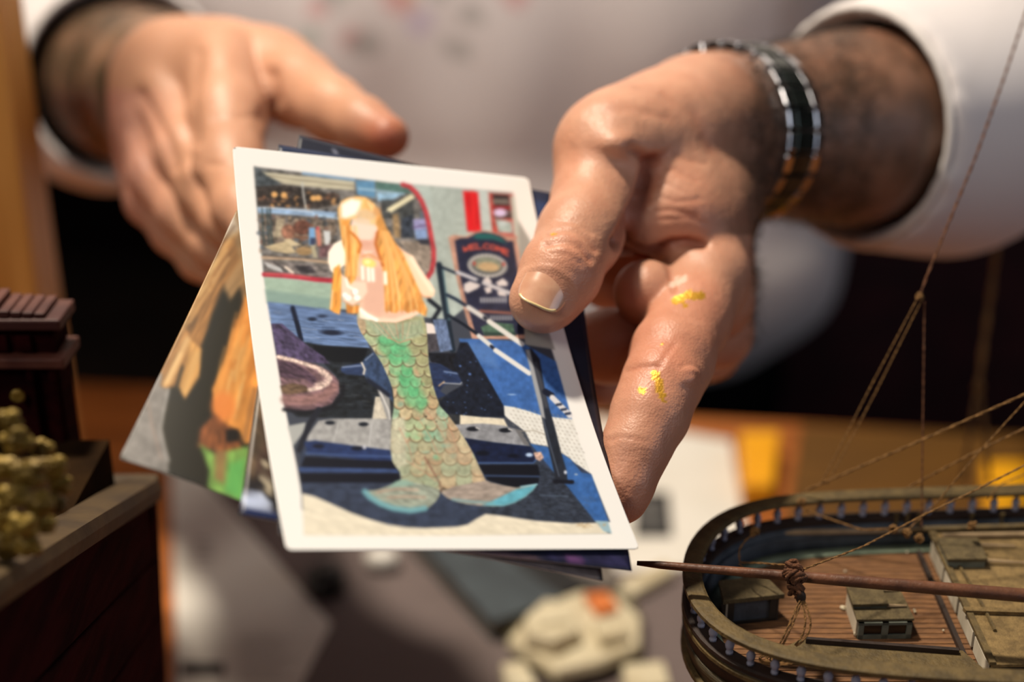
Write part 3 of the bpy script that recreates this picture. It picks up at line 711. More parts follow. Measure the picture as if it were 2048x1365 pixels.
K.poly(Z(W4, 55, 588, 200, 582, 300, 592, 350, 606, 395, 650, 420, 690, 250, 670, 110, 650), (132, 132, 132), 2, (.12, 7, 7, 70))
for x, y in ((155, 608), (308, 614)): K.ell(*W4(x, y), 13, 4.6, (22, 24, 30), 1.8); K.line(Z(W4, x + 15, y - 6, x + 30, y), 3, (196, 192, 184), 1.8)
K.poly(Z(W4, 350, 606, 375, 612, 425, 690, 395, 680), (104, 102, 100), 2)
K.poly(Z(W4, 110, 650, 250, 672, 425, 690, 455, 745, 440, 766, 180, 765, 140, 720), (20, 28, 52), 2.2, (.15, 8, 5, 71)); K.line(Z(W4, 180, 768, 440, 768, 458, 745), 3, (60, 84, 124), 2)
K.ell(*W4(420, 730), 7, 4, (172, 192, 214), 3); K.ell(*W4(200, 722), 13, 5, (10, 14, 26), 3); K.ell(*W4(345, 735), 11, 4, (10, 14, 26), 3)
K.poly(Z(W4, 180, 776, 460, 776, 470, 820, 460, 880, 360, 890, 225, 850), (14, 16, 24), 2.5); K.line(Z(W4, 215, 828, 465, 832), 3.5, (52, 68, 96), 2.5)
K.poly(Z(W4, 440, 720, 475, 715, 488, 742, 470, 760, 450, 750), (196, 160, 140), 2.2, (.2, 3, 3, 72))
# sand strip
K.poly(Z(W3, 228, 1058, 300, 1075, 400, 1120, 500, 1165, 600, 1200, 700, 1228, 800, 1243, 900, 1248) + Z(W4, 0, 1072, 80, 1068, 130, 1058, 170, 1032, 215, 1008, 300, 1018, 450, 1040, 620, 1052, 740, 1050, 795, 1104) + [(1222, 1068), (900, 1072), (608, 1072), (604, 990)], (216, 205, 178), 3, (.05, 16, 5, 73, .3))
K.poly(Z(W4, 728, 1040, 790, 1042, 808, 1100, 770, 1090), (146, 172, 176), 2.5)
for i in range(20):
    x = R_.uniform(640, 770); K.line(Z(W4, x, 1054 + R_.uniform(-6, 20), x + 14, 1056 + R_.uniform(-6, 20)), 1.5, (176, 150, 110), 1.5, a=.7)
for i in range(60):
    x, y = R_.uniform(250, 730), R_.uniform(920, 1010); K.line(Z(W4, x, y, x + 18, y + 6), 1, (84, 92, 102), 1.2, a=.5)
# dark stand and striped poles, upright bar
K.line([(878, 530), (888, 600), (905, 700)], 12, (26, 36, 46), 3); K.line([(886, 540), (898, 640)], 4, (90, 124, 130), 3, a=.6); K.line([(858, 600), (880, 618), (866, 640)], 8, (20, 24, 32), 4)
K.poly([(866, 640), (892, 640), (905, 700), (880, 705)], (96, 112, 140), 3, (.2, 4, 8, 74))
K.line([(877, 532), (915, 548)], 5, (24, 32, 46), 2); K.line(Z(W2, 460, 665, 600, 720), 7.5, (186, 184, 184), 2); K.line(Z(W2, 600, 722, 640, 735), 5, (40, 46, 62), 2); K.line(Z(W2, 640, 738, 830, 812), 8, (190, 186, 184), 2)
K.line(Z(W2, 390, 820, 450, 850, 530, 900), 6, (24, 34, 52), 2); K.line(Z(W2, 535, 905, 650, 980), 10, (206, 202, 192), 2); K.line(Z(W2, 645, 975, 672, 1000), 7, (24, 28, 40), 2); K.line(Z(W2, 675, 1000, 900, 1155), 10, (212, 208, 196), 2)
K.line(Z(W2, 400, 960, 500, 1020, 600, 1090), 6, (20, 26, 36), 2); K.line(Z(W2, 605, 1098, 690, 1168), 8.5, (206, 204, 194), 2); K.line(Z(W2, 690, 1170, 718, 1195), 6, (20, 26, 40), 2); K.line(Z(W2, 720, 1198, 950, 1355), 9.5, (214, 210, 200), 2)
K.poly(Z(W4, 400, 235, 430, 230, 470, 280, 486, 380, 506, 480, 540, 600, 570, 720, 596, 805, 600, 850, 545, 850, 520, 740, 490, 610, 460, 470, 430, 340), (34, 38, 46), 2, (.1, 6, 12, 75))
K.poly(Z(W4, 402, 235, 422, 235, 450, 350, 480, 470, 495, 560, 478, 552, 440, 400), (150, 150, 148), 2.5); K.line(Z(W4, 450, 300, 480, 420, 500, 500), 8, (62, 64, 70), 5)
K.line(Z(W4, 486, 560, 520, 690, 560, 830), 2, (84, 92, 104), 2); K.ell(*W4(590, 812), 3, 4, (190, 194, 200), 2); K.line(Z(W4, 540, 855, 622, 858), 8, (18, 20, 28), 3)
K.line(Z(W4, 495, 432, 525, 450), 12, (22, 26, 40), 2.2); K.line(Z(W4, 528, 460, 612, 545), 11, (206, 202, 196), 2)
for t in (.35, .62, .85): K.line(Z(W4, 528 + 84 * t - 8, 460 + 85 * t + 5, 528 + 84 * t + 12, 460 + 85 * t + 2), 5, (40, 48, 66), 1.8)
# ---- figurine: tail
TAIL = Z(W3, 545, 40, 530, 80, 532, 130, 550, 175, 580, 220, 612, 262, 640, 305, 668, 350, 690, 400, 712, 450, 725, 490, 732, 545, 730, 600, 722, 650, 718, 700, 716, 760, 715, 830, 722, 880, 740, 910, 765, 940, 772, 980, 740, 1000, 700, 1018, 640, 1040, 570, 1045, 590, 1072, 620, 1100, 660, 1122, 700, 1138, 760, 1150, 820, 1160, 880, 1150, 920, 1135, 960, 1100, 978, 1070, 985, 1040) + \
    Z(W4, 10, 912, 40, 935, 80, 950, 130, 962, 180, 968, 250, 972, 300, 970, 350, 955, 400, 928, 435, 898, 457, 870, 420, 872, 360, 885, 300, 875, 240, 862, 214, 850, 190, 800, 160, 730, 120, 660, 80, 600, 40, 545, 0, 500) + Z(W3, 985, 590, 960, 520, 945, 470, 930, 400, 920, 340, 916, 270, 912, 200, 905, 140, 890, 90)
K.poly(TAIL, (170, 168, 134), 2, (.07, 9, 9, 76))
BODY = [p for p in TAIL if p[1] < 965]
def tail_axis(y):            # centre and half width of the tail at height y
    ys = [629, 650, 690, 730, 760, 790, 820, 850, 890, 930, 965]; l = [716, 715, 735, 765, 780, 787, 787, 783, 782, 790, 800]; r = [846, 853, 857, 860, 866, 874, 886, 900, 918, 940, 968]
    a, b = np.interp(y, ys, l), np.interp(y, ys, r); return (a + b) / 2, (b - a) / 2
K.mask(TAIL)
rows = []; y = 652.0; row = 0
while y < 962: rows.append((y, row)); y += 20 + (y - 640) * .012; row += 1
for y, row in rows[::-1]:
    c, hw = tail_axis(y); n = 4 if y < 830 else 5; sw = 2 * hw / n; sh = 34
    for i in range(-1, n + 2):
        x = c - hw + sw * (i + (0 if row % 2 == 0 else .5)); u = (x - c) / hw
        if abs(u) > 1.25: continue
        g = max(0, 1 - abs(u + .12) * 1.25) * (1 if y < 800 else .3) * (.25 if y < 660 else 1); rr = R_.random()
        col = np.array((178, 172, 136)) * (1 - g) + np.array((92, 166, 110)) * g
        if u > .3 and y < 800: col = np.array((158, 156, 114))
        if rr < .25: col = col * .6 + np.array((190, 138, 106)) * .4
        if y > 820 and rr > .6: col = col * .45 + np.array((104, 158, 132)) * .55
        if y > 880: col = col * .65 + np.array((178, 142, 112)) * .35
        pts = [(x + sw * .54 * math.sin(t) * (1 + .12 * math.cos(t)), y + sh * .62 * max(0, math.cos(t)) ** .8) for t in np.linspace(-math.pi / 2, math.pi / 2, 11)]
        al = .95 if y < 870 else .75
        K.poly([(x - sw * .54, y - sh * .5)] + pts + [(x + sw * .54, y - sh * .5)], col * R_.uniform(.94, 1.06), 1.6, (.11, 6, 6, row * 9 + i), a=al)
        K.line(pts[1:-1], 2.3, (100, 86, 62), 1.3, a=.9 if y < 880 else .6)
        K.line([(a, b - 3) for a, b in pts[3:8]], 2, (206, 150, 112) if rr < .5 else (208, 206, 172), 2, a=.45)
for i in range(34):
    y_ = R_.uniform(640, 970); c, hw = tail_axis(y_); x_ = c + hw * R_.uniform(-.85, .85)
    K.ell(x_, y_, R_.uniform(3, 9), R_.uniform(2, 6), R_.choice([(196, 142, 112), (104, 178, 122), (190, 182, 146), (110, 168, 150)]), 5, a=.42)
K.poly(Z(W3, 640, 215, 700, 190, 800, 240, 830, 300, 800, 340, 700, 320, 650, 270), (92, 172, 118), 9, (.15, 5, 5, 77), a=.6); K.poly(Z(W3, 740, 400, 830, 380, 870, 470, 920, 560, 880, 620, 800, 560), (84, 168, 112), 9, (.15, 5, 5, 78), a=.5)
K.poly(Z(W3, 716, 650, 790, 640, 800, 780, 800, 900, 750, 920, 718, 860), (190, 186, 158), 7, (.12, 6, 8, 79), a=.75)
K.poly(Z(W3, 560, 100, 640, 130, 760, 130, 880, 105, 900, 190, 780, 225, 640, 190), (152, 166, 136), 7, (.10, 3, 9, 80), a=.7)
for x0, x1 in ((620, 700), (650, 720), (690, 740), (740, 756), (780, 778), (820, 800)): K.line(Z(W3, x0, 125, x1, 212), 2.4, R_.choice([(196, 180, 144), (110, 168, 140), (180, 140, 110)]), 2, a=.7)
K.poly(Z(W3, 540, 40, 590, 60, 632, 105, 590, 112, 545, 100), (240, 226, 200), 3)
K.line(Z(W3, 700, 205, 760, 235, 820, 215), 3, (196, 136, 110), 2.5, a=.7)
K.ell(*W3(907, 638), 1.6, 1.6, (20, 20, 20), 1); K.ell(*W3(963, 666), 1.6, 1.6, (20, 20, 20), 1)
for x0, y0, x1, y1 in ((760, 700, 840, 900), (860, 640, 980, 860), (900, 600, 1020, 780), (1000, 640, 1080, 830), (800, 880, 960, 990)):
    K.line(Z(W3, x0, y0, (x0 + x1) / 2 + 12, (y0 + y1) / 2, x1, y1), 2.2, (190, 134, 106), 2, a=.55)
K.poly(Z(W3, 940, 620, 980, 640, 1060, 760, 1092, 830, 1092, 900, 1030, 850, 980, 740), (168, 146, 116), 9, (.12, 5, 9, 81), a=.5)
K.clip = None
FL = Z(W3, 770, 985, 740, 1000, 700, 1018, 640, 1040, 570, 1045, 590, 1072, 620, 1100, 660, 1122, 700, 1138, 760, 1150, 820, 1160, 880, 1150, 920, 1135, 960, 1100, 985, 1040, 900, 1010)
K.poly(FL, (140, 146, 128), 2, (.16, 14, 4, 82, .25)); K.line(Z(W3, 572, 1048, 600, 1078, 660, 1115, 730, 1140, 820, 1152, 900, 1140), 11, (104, 156, 160), 6, a=.9)
K.line(Z(W3, 640, 1052, 740, 1032, 860, 1040), 5, (196, 148, 124), 5, a=.5); K.line(Z(W3, 700, 1080, 800, 1075, 900, 1080), 5, (190, 142, 118), 5, a=.5); K.poly(Z(W3, 740, 990, 800, 980, 850, 1010, 700, 1030), (130, 170, 152), 5, a=.6)
FR = Z(W4, 5, 905, 60, 880, 150, 862, 214, 852, 300, 875, 360, 885, 420, 872, 457, 870, 435, 898, 400, 928, 350, 955, 300, 970, 180, 968, 80, 950, 30, 930)
K.poly(FR, (150, 136, 122), 2, (.14, 14, 4, 83, -.1)); K.poly(Z(W4, 360, 892, 457, 870, 435, 898, 400, 928, 350, 955, 300, 970, 200, 968, 260, 940), (92, 158, 170), 4, (.08, 10, 5, 84)); K.line(Z(W4, 60, 940, 160, 952, 250, 955), 5, (112, 156, 156), 4, a=.7)
K.line(Z(W4, 380, 880, 457, 868), 2.5, (150, 196, 202), 2); K.line(Z(W3, 985, 1050, 1000, 1030, 1010, 1035), 3, (60, 40, 34), 3)
K.line(Z(W3, 900, 860, 980, 1000, 988, 1040), 3, (116, 74, 60), 3, a=.8)
# ---- figurine: skin, arms and hair
SK = (238, 202, 170)
K.poly(Z(W1, 720, 620, 800, 560, 900, 620, 1060, 640, 1140, 700, 1200, 760, 1200, 940, 1215, 1110, 1170, 1150, 1080, 1175, 960, 1165, 850, 1120, 812, 1080, 830, 960, 720, 860), (226, 184, 154), 3, (.03, 12, 12, 85))
K.poly(Z(W1, 800, 800, 990, 800, 1000, 1000, 960, 1140, 860, 1100, 830, 980), (218, 170, 144), 10, a=.8); K.line(Z(W1, 940, 1160, 1060, 1165, 1210, 1110), 8, (244, 208, 178), 4)
K.line(Z(W1, 820, 1090, 870, 1130, 930, 1160), 8, (255, 244, 226), 4)
K.poly(Z(W1, 600, 700, 640, 640, 700, 610, 730, 640, 720, 780, 640, 850, 615, 820, 600, 760), (252, 238, 212), 3)
K.poly(Z(W1, 1100, 690, 1180, 720, 1215, 780, 1260, 850, 1300, 905, 1332, 960, 1325, 1000, 1285, 1010, 1240, 1000, 1170, 900, 1130, 800), (244, 208, 170), 3); K.line(Z(W1, 1170, 740, 1235, 850, 1310, 960), 8, (252, 226, 192), 5)
K.line(Z(W1, 1180, 920, 1250, 1003, 1300, 1008), 3, (206, 146, 106), 3)
K.poly(Z(W1, 670, 830, 760, 900, 860, 900, 870, 970, 820, 1040, 770, 1062, 710, 1030, 695, 980), (238, 206, 178), 4)
K.ell(*W1(850, 535), 27, 34, (240, 208, 184), 3); K.poly(Z(W1, 760, 570, 940, 560, 930, 660, 950, 740, 870, 760, 810, 700), (222, 172, 144), 4)
K.ell(*W1(858, 575), 18, 14, (243, 208, 184), 6); K.ell(*W1(850, 640), 15, 7, (216, 164, 138), 5); K.poly(Z(W1, 830, 690, 910, 690, 870, 730), (240, 206, 182), 5)
K.poly(Z(W1, 745, 470, 870, 440, 940, 470, 935, 520, 800, 500), (222, 196, 160), 5, a=.8)
HR, HL = (222, 148, 70), (246, 206, 132)
def hair(pts, col=HR, seed=90, ang=-1.4, soft=2.5, amp=.2): K.poly(pts, col, soft, (amp, 5, 34, seed, ang + 1.57))
hair(Z(W1, 668, 400, 690, 350, 740, 325, 800, 316, 860, 325, 915, 365, 955, 425, 990, 520, 1020, 600, 960, 560, 900, 480, 830, 460, 760, 470, 745, 520, 760, 580, 790, 620, 700, 640, 685, 560, 672, 480), (232, 178, 106), 91, amp=.1)
hair(Z(W1, 695, 470, 745, 470, 755, 560, 800, 610, 830, 650, 815, 720, 800, 790, 790, 880, 755, 920, 715, 850, 735, 760, 700, 640), (226, 152, 72), 92)
hair(Z(W1, 930, 470, 960, 430, 1000, 530, 1050, 620, 1110, 700, 1150, 790, 1180, 860, 1220, 950, 1250, 1030, 1280, 1090, 1268, 1140, 1235, 1120, 1190, 1090, 1150, 1115, 1100, 1090, 1060, 1115, 1020, 1100, 990, 1100, 985, 960, 975, 830, 965, 750, 930, 660, 945, 590), (226, 158, 82), 93, -1.2)
for i in range(44):
    t = R_.random(); x0 = 960 + 60 * t; xm = 990 + 130 * t; x1 = 1000 + 250 * t; y1 = R_.uniform(930, 1120)
    K.line(Z(W1, x0, 560, xm, 720 + 40 * t, (xm + x1) / 2, 880, x1, y1), R_.uniform(1.5, 3.6), R_.choice([HL, (250, 222, 160), (214, 136, 62), (222, 150, 80), (240, 190, 110), (206, 130, 60)]), 3, a=.45)
for i in range(16):
    x = R_.uniform(705, 800); K.line(Z(W1, x, 520, x + R_.uniform(-10, 30), 680, x + R_.uniform(-20, 20), 860), R_.uniform(1.5, 3), R_.choice([HL, (206, 122, 48), (250, 214, 150)]), 2, a=.6)
for i in range(18):
    a_ = R_.uniform(-1, 1); K.line(Z(W1, 810 + 100 * a_, 345 + 30 * a_ * a_, 830 + 130 * a_, 420), R_.uniform(1.5, 3), R_.choice([(250, 226, 176), (222, 150, 78), (246, 206, 140)]), 2.2, a=.5)
K.line(Z(W1, 755, 560, 800, 605, 825, 650, 810, 700), 4, (196, 104, 34), 3); K.line(Z(W1, 940, 560, 925, 640, 950, 720, 975, 790), 5, (186, 98, 40), 3.5)
K.poly(Z(W1, 690, 370, 760, 330, 830, 350, 800, 440, 720, 470, 690, 460), (253, 244, 226), 8, a=.95); K.poly(Z(W1, 790, 430, 850, 400, 930, 430, 920, 500, 870, 470, 800, 480), (212, 186, 150), 6, a=.7)
K.ell(*W1(905, 490), 5, 5, (246, 196, 136), 4); K.ell(*W1(935, 420), 8, 9, (206, 146, 90), 5, a=.7)
hair(Z(W1, 640, 810, 680, 780, 692, 850, 690, 960, 690, 1060, 680, 1125, 640, 1110, 612, 1090, 625, 960, 632, 880), (226, 150, 66), 94)
K.line(Z(W1, 655, 830, 650, 960), 6, (246, 176, 76), 4, a=.8); K.line(Z(W1, 632, 960, 622, 1080), 3, (240, 206, 160), 2, a=.8)
hair(Z(W1, 722, 1045, 760, 1068, 815, 1060, 808, 1115, 770, 1120, 728, 1112), (222, 146, 66), 95)
for x in (735, 755, 780, 798): K.line(Z(W1, x, 1060, x, 1115), 2, R_.choice([HL, (190, 108, 44)]), 1.8, a=.7)
for x in (1000, 1030, 1065, 1100, 1140, 1180, 1225, 1250): K.line(Z(W1, x, 1040, x + 4, 1108), 3, (196, 110, 40), 2.5, a=.6)
K.line(Z(W1, 830, 730, 880, 712, 940, 745, 970, 765), 3, (220, 150, 92), 2.5); K.ell(*W1(880, 772), 14, 9, (246, 214, 116), 4, ang=.3); K.ell(*W1(870, 765), 6, 4, (252, 236, 160), 3)
for x, y0, y1 in ((835, 800, 880), (875, 810, 890), (905, 815, 890), (990, 840, 910)): K.line(Z(W1, x, y0, x + 4, y1), 7, (252, 240, 218), 4)
for x, y, r in ((782, 968, 7), (740, 1010, 6), (716, 990, 5), (800, 1010, 6)): K.ell(*W1(x, y), r, r * .9, (255, 250, 240), 3)
K.line(Z(W1, 725, 880, 735, 930, 770, 950), 5, (252, 240, 218), 3); K.line(Z(W1, 700, 1030, 770, 1064, 830, 1030), 2.5, (206, 156, 120), 2.5)
K.line(Z(W1, 770, 1000, 760, 960), 2, (196, 150, 116), 2)
# soften: the print is an enlarged snapshot
K.blur((500, 325, 1240, 640), 8); K.blur((500, 640, 1240, 1080), 3)

# ------------------------------------------------------------------ the prints held in the hands
def solve_quad(px, width):
    """depths that make the four pixels the corners of a flat sheet of the given width"""
    r = np.array([ray(*p) for p in px])
    d = np.linalg.solve(np.c_[-r[1], r[2], -r[3]], -r[0]); d = np.r_[1, d]
    k = width / np.linalg.norm(r[1] * d[1] - r[0])
    return [CAM + r[i] * d[i] * k for i in range(4)]
FRONT = solve_quad([(465, 293), (1057, 356), (1280, 1098), (573, 1101)], 0.089)   # TL TR BR BL
NRM = np.cross(FRONT[1] - FRONT[0], FRONT[3] - FRONT[0]); NRM /= np.linalg.norm(NRM)   # points away from the camera
if NRM @ FW < 0: NRM = -NRM
def on_plane(px, py, off):
    r = ray(px, py); t = ((FRONT[0] + NRM * off - CAM) @ NRM) / (r @ NRM)
    return CAM + r * t
def sheet(name, cor, m, parent, nu=40, nv=56, bow=0.0, curlr=0.0, rad=0.0, painter=None, thick=0.00025, paper=None):
    u, v = np.meshgrid(np.linspace(0, 1, nu), np.linspace(0, 1, nv))
    u = u.ravel()[:, None]; v = v.ravel()[:, None]
    Wd = np.linalg.norm(cor[1] - cor[0]); Ht = np.linalg.norm(cor[3] - cor[0])
    if rad:
        X = u * Wd; Y = v * Ht
        cx = np.where(X < rad, rad, np.where(X > Wd - rad, Wd - rad, X)); cy = np.where(Y < rad, rad, np.where(Y > Ht - rad, Ht - rad, Y))
        q = np.hypot(X - cx, Y - cy); f = np.where(q > rad, rad / np.maximum(q, 1e-9), 1)
        u = (cx + (X - cx) * f) / Wd; v = (cy + (Y - cy) * f) / Ht
    V = (1 - u) * (1 - v) * cor[0] + u * (1 - v) * cor[1] + u * v * cor[2] + (1 - u) * v * cor[3]
    ey = FRONT[3] - FRONT[0]; ey = ey / (ey @ ey)
    vf = np.clip((V - FRONT[0]) @ ey, 0, 1)[:, None]      # every sheet of the stack follows the bend of the top one
    V = V + NRM * (.0052 * 4 * vf * (1 - vf)) + NRM * bow * 0 + NRM * (curlr * 4 * u * (1 - u))
    i, j = np.meshgrid(np.arange(nv - 1), np.arange(nu - 1), indexing='ij'); a = (i * nu + j).ravel()
    Q = np.stack([a, a + nu, a + nu + 1, a + 1], 1)
    o = np_mesh(name, V, Q, m, parent)
    if painter is not None:
        set_col(o, 'print', painter(V, u[:, 0], v[:, 0]))
    if paper is not None: o.data.materials.append(paper)
    s = o.modifiers.new('thickness', 'SOLIDIFY'); s.thickness = thick; s.offset = -1 if True else 1
    if paper is not None: s.material_offset = 1; s.material_offset_rim = 1
    return o
M_print = attr_mat('glossy_print', 'print', rough=0.42, spec=0.3)
M_back = mat('photo_paper_back', (214, 210, 200), None, 0.6)
pc = sum(FRONT) / 4
def paint_front(V, u, v):
    x, y, _ = proj(V); return to_albedo(K.sample(x, y))
pr0 = empty('photo_print', pc, 'top colour print of a mermaid figurine, with white border', 'photograph')
sheet('picture_sheet', FRONT, M_print, pr0, 430, 600, bow=0.0052, rad=0.0016, painter=paint_front, paper=M_back)

def quad_on(px, off): return [on_plane(x, y, off) for x, y in px]
def plain_painter(cv):
    def f(V, u, v):
        x, y, _ = proj(V); return to_albedo(cv.sample(x, y))
    return f
# second print: dark navy, peeps out at the right, the bottom right and the top
C2 = Canvas(530, 270, 760, 900, (26, 30, 44), .5)
C2.poly([(560, 285), (1100, 390), (1110, 470), (560, 360)], (32, 42, 64), 4); C2.poly([(1070, 400), (1130, 420), (1120, 520), (1070, 480)], (40, 58, 92), 6)
C2.poly([(1100, 700), (1290, 860), (1290, 1000), (1150, 900)], (34, 32, 40), 6, (.2, 20, 20, 3))
C2.poly([(880, 1090), (1085, 1120), (1085, 1160), (880, 1130)], (112, 84, 84), 8, (.1, 20, 8, 4)); C2.poly([(1085, 1110), (1280, 1110), (1280, 1170), (1085, 1150)], (36, 34, 58), 5, (.3, 14, 8, 5))
C2.poly([(1130, 1115), (1160, 1112), (1170, 1135), (1140, 1135)], (92, 58, 96), 5)
B2 = quad_on([(556, 289), (1150, 392), (1264, 1143), (560, 1064)], 0.0011)
p = empty('photo_print', sum(B2) / 4, 'dark navy print directly behind the bordered one, lower right corner peeping out', 'photograph', 'prints fanned out behind the bordered one')
sheet('picture_sheet', B2, M_print, p, 60, 80, bow=0.0056, painter=plain_painter(C2), paper=M_back)
# third print: near black with a pale curl
C3 = Canvas(470, 260, 760, 920, (30, 26, 28), .5)
C3.poly([(590, 262), (800, 300), (800, 340), (590, 310)], (34, 36, 46), 4); C3.ell(669, 302, 3, 3, (150, 150, 160), 2)
C3.poly([(470, 700), (560, 700), (560, 960), (470, 960)], (60, 44, 36), 8, (.4, 12, 30, 6)); C3.poly([(495, 770), (520, 740), (530, 880), (500, 960)], (84, 68, 50), 8, (.3, 8, 20, 7))
C3.line([(540, 925), (524, 935), (522, 952), (536, 965), (538, 980), (522, 990)], 9, (170, 156, 128), 4)
C3.poly([(480, 985), (530, 990), (545, 1020), (482, 1012)], (176, 184, 200), 6); C3.poly([(480, 1012), (560, 1025), (560, 1050), (480, 1040)], (34, 44, 78), 5)
C3.poly([(900, 1090), (1200, 1140), (1200, 1170), (900, 1120)], (96, 86, 82), 6, (.2, 20, 8, 8))
B3 = quad_on([(598, 270), (1120, 402), (1206, 1163), (482, 1020)], 0.0026)
p = empty('photo_print', sum(B3) / 4, 'near-black print turned clockwise, its dark top edge showing under the thumb', 'photograph', 'prints fanned out behind the bordered one')
sheet('picture_sheet', B3, M_print, p, 60, 80, bow=0.0058, painter=plain_painter(C3), paper=M_back)
# fourth print: a second figurine's long orange hair, fans out at the left
C4 = Canvas(200, 360, 520, 760, (22, 20, 12), 1)
W7 = lambda x, y: (230 + x / 2.007, 430 + y / 2.007)
C4.poly(Z(W7, 380, 60, 420, -40, 700, -40, 700, 260, 480, 380, 440, 300), (150, 112, 66), 12, (.2, 6, 50, 1, .55))
C4.poly(Z(W7, 430, 20, 480, 0, 500, 60, 440, 90), (186, 170, 148), 14)
C4.poly(Z(W7, 370, 110, 480, 90, 500, 180, 440, 280, 390, 400, 350, 520, 300, 640, 240, 560, 260, 400, 300, 260), (146, 96, 44), 8, (.3, 5, 44, 2, .5))
C4.poly(Z(W7, 260, 430, 200, 520, 150, 640, 190, 700, 240, 690, 280, 560, 300, 480), (178, 120, 58), 6, (.25, 5, 40, 3, .5))
C4.poly(Z(W7, 300, 500, 350, 540, 340, 650, 280, 740, 255, 690, 280, 600), (200, 140, 66), 6, (.2, 5, 40, 4, .4))
for i in range(46):
    t = R_.random(); x = 260 + 220 * t; y = 420 - 330 * t + R_.uniform(-60, 60); L_ = R_.uniform(80, 190)
    C4.line(Z(W7, x, y, x - L_ * .36, y + L_ * .5, x - L_ * .62, y + L_), R_.uniform(3, 7), R_.choice([(222, 176, 104), (196, 140, 70), (110, 66, 26), (226, 186, 120), (84, 48, 18), (168, 112, 54)]), 4, a=.6)
for x0, y0, x1, y1, wd, c in ((250, 440, 190, 560, 10, (216, 186, 130)), (290, 500, 215, 670, 12, (214, 166, 100)), (330, 560, 280, 710, 13, (216, 160, 84)), (220, 560, 170, 620, 8, (170, 120, 66)), (262, 560, 200, 680, 7, (236, 190, 120))):
    C4.line(Z(W7, x0, y0, x1, y1), wd, c, 6, a=.85)
C4.poly(Z(W7, 500, 290, 440, 380, 380, 500, 350, 560, 340, 700, 300, 760, 240, 740, 200, 760, 190, 900, 230, 1020, 360, 1080, 390, 960, 330, 860, 380, 780, 440, 560, 530, 400), (26, 22, 10), 8)
C4.poly(Z(W7, 520, 330, 600, 300, 640, 500, 640, 900, 520, 920, 500, 870, 460, 850, 430, 880, 400, 800, 390, 700, 430, 600, 470, 480), (214, 132, 48), 6, (.18, 8, 44, 5, .25))
for i in range(30):
    x, y = R_.uniform(440, 560), R_.uniform(380, 720); C4.line(Z(W7, x, y, x - 18, y + 60, x - 30, y + 130), R_.uniform(3, 7), R_.choice([(240, 166, 74), (200, 112, 34), (232, 150, 60), (222, 176, 100)]), 5, a=.55)
C4.ell(*W7(435, 770), 24, 30, (232, 124, 44), 14, a=.9); C4.line(Z(W7, 560, 700, 520, 900), 9, (168, 108, 50), 6)
C4.poly(Z(W7, 400, 800, 460, 850, 500, 900, 520, 960, 440, 960, 330, 930, 340, 860), (122, 64, 28), 8, (.3, 6, 20, 6)); C4.poly(Z(W7, 445, 862, 495, 860, 495, 910, 445, 912), (22, 14, 10), 4)
C4.poly(Z(W7, 340, 920, 400, 960, 530, 930, 600, 950, 600, 1250, 360, 1200, 380, 1030), (112, 158, 64), 8, (.2, 8, 24, 7)); C4.poly(Z(W7, 400, 940, 450, 950, 440, 1080, 400, 1060), (150, 98, 56), 10, a=.8)
C4.poly(Z(W7, 460, 1000, 520, 980, 510, 1150, 440, 1110), (84, 176, 78), 12, a=.8)
C4.poly(Z(W7, 10, 950, 165, 620, 190, 640, 182, 690, 222, 700, 205, 780, 185, 850, 200, 930, 215, 980, 215, 1040, 60, 1000), (122, 116, 108), 3, (.12, 10, 10, 8))
C4.line(Z(W7, 215, 700, 196, 790, 186, 860, 200, 930, 216, 990), 4, (160, 156, 148), 4); C4.line(Z(W7, 125, 720, 150, 850, 185, 980), 3, (166, 128, 106), 3, a=.6); C4.line(Z(W7, 20, 945, 168, 620), 3, (180, 170, 156), 2.5)
C4.blur((200, 360, 720, 1120), 14)
C4.A = (C4.A * .84 + C4.A.mean(axis=2, keepdims=True) * .16 * np.array([1.05, 1, .9], np.float32)) * .95
B4 = quad_on([(478, 405), (830, 520), (640, 1062), (243, 899)], 0.0045)
p = empty('photo_print', sum(B4) / 4, 'borderless print of long orange hair fanning out at the left of the stack', 'photograph', 'prints fanned out behind the bordered one')
sheet('picture_sheet', B4, M_print, p, 160, 240, bow=0.003, curlr=-.0015, rad=0.0012, painter=plain_painter(C4), paper=M_back)

# ------------------------------------------------------------------ the person
TORSO_Y = 0.96
who = empty('person', (0.0, TORSO_Y, 0), 'person in a white long-sleeved shirt holding out colour prints with both hands', 'person')

def J(px, py, d, rpx): return (P(px, py, d), pr(rpx, d))
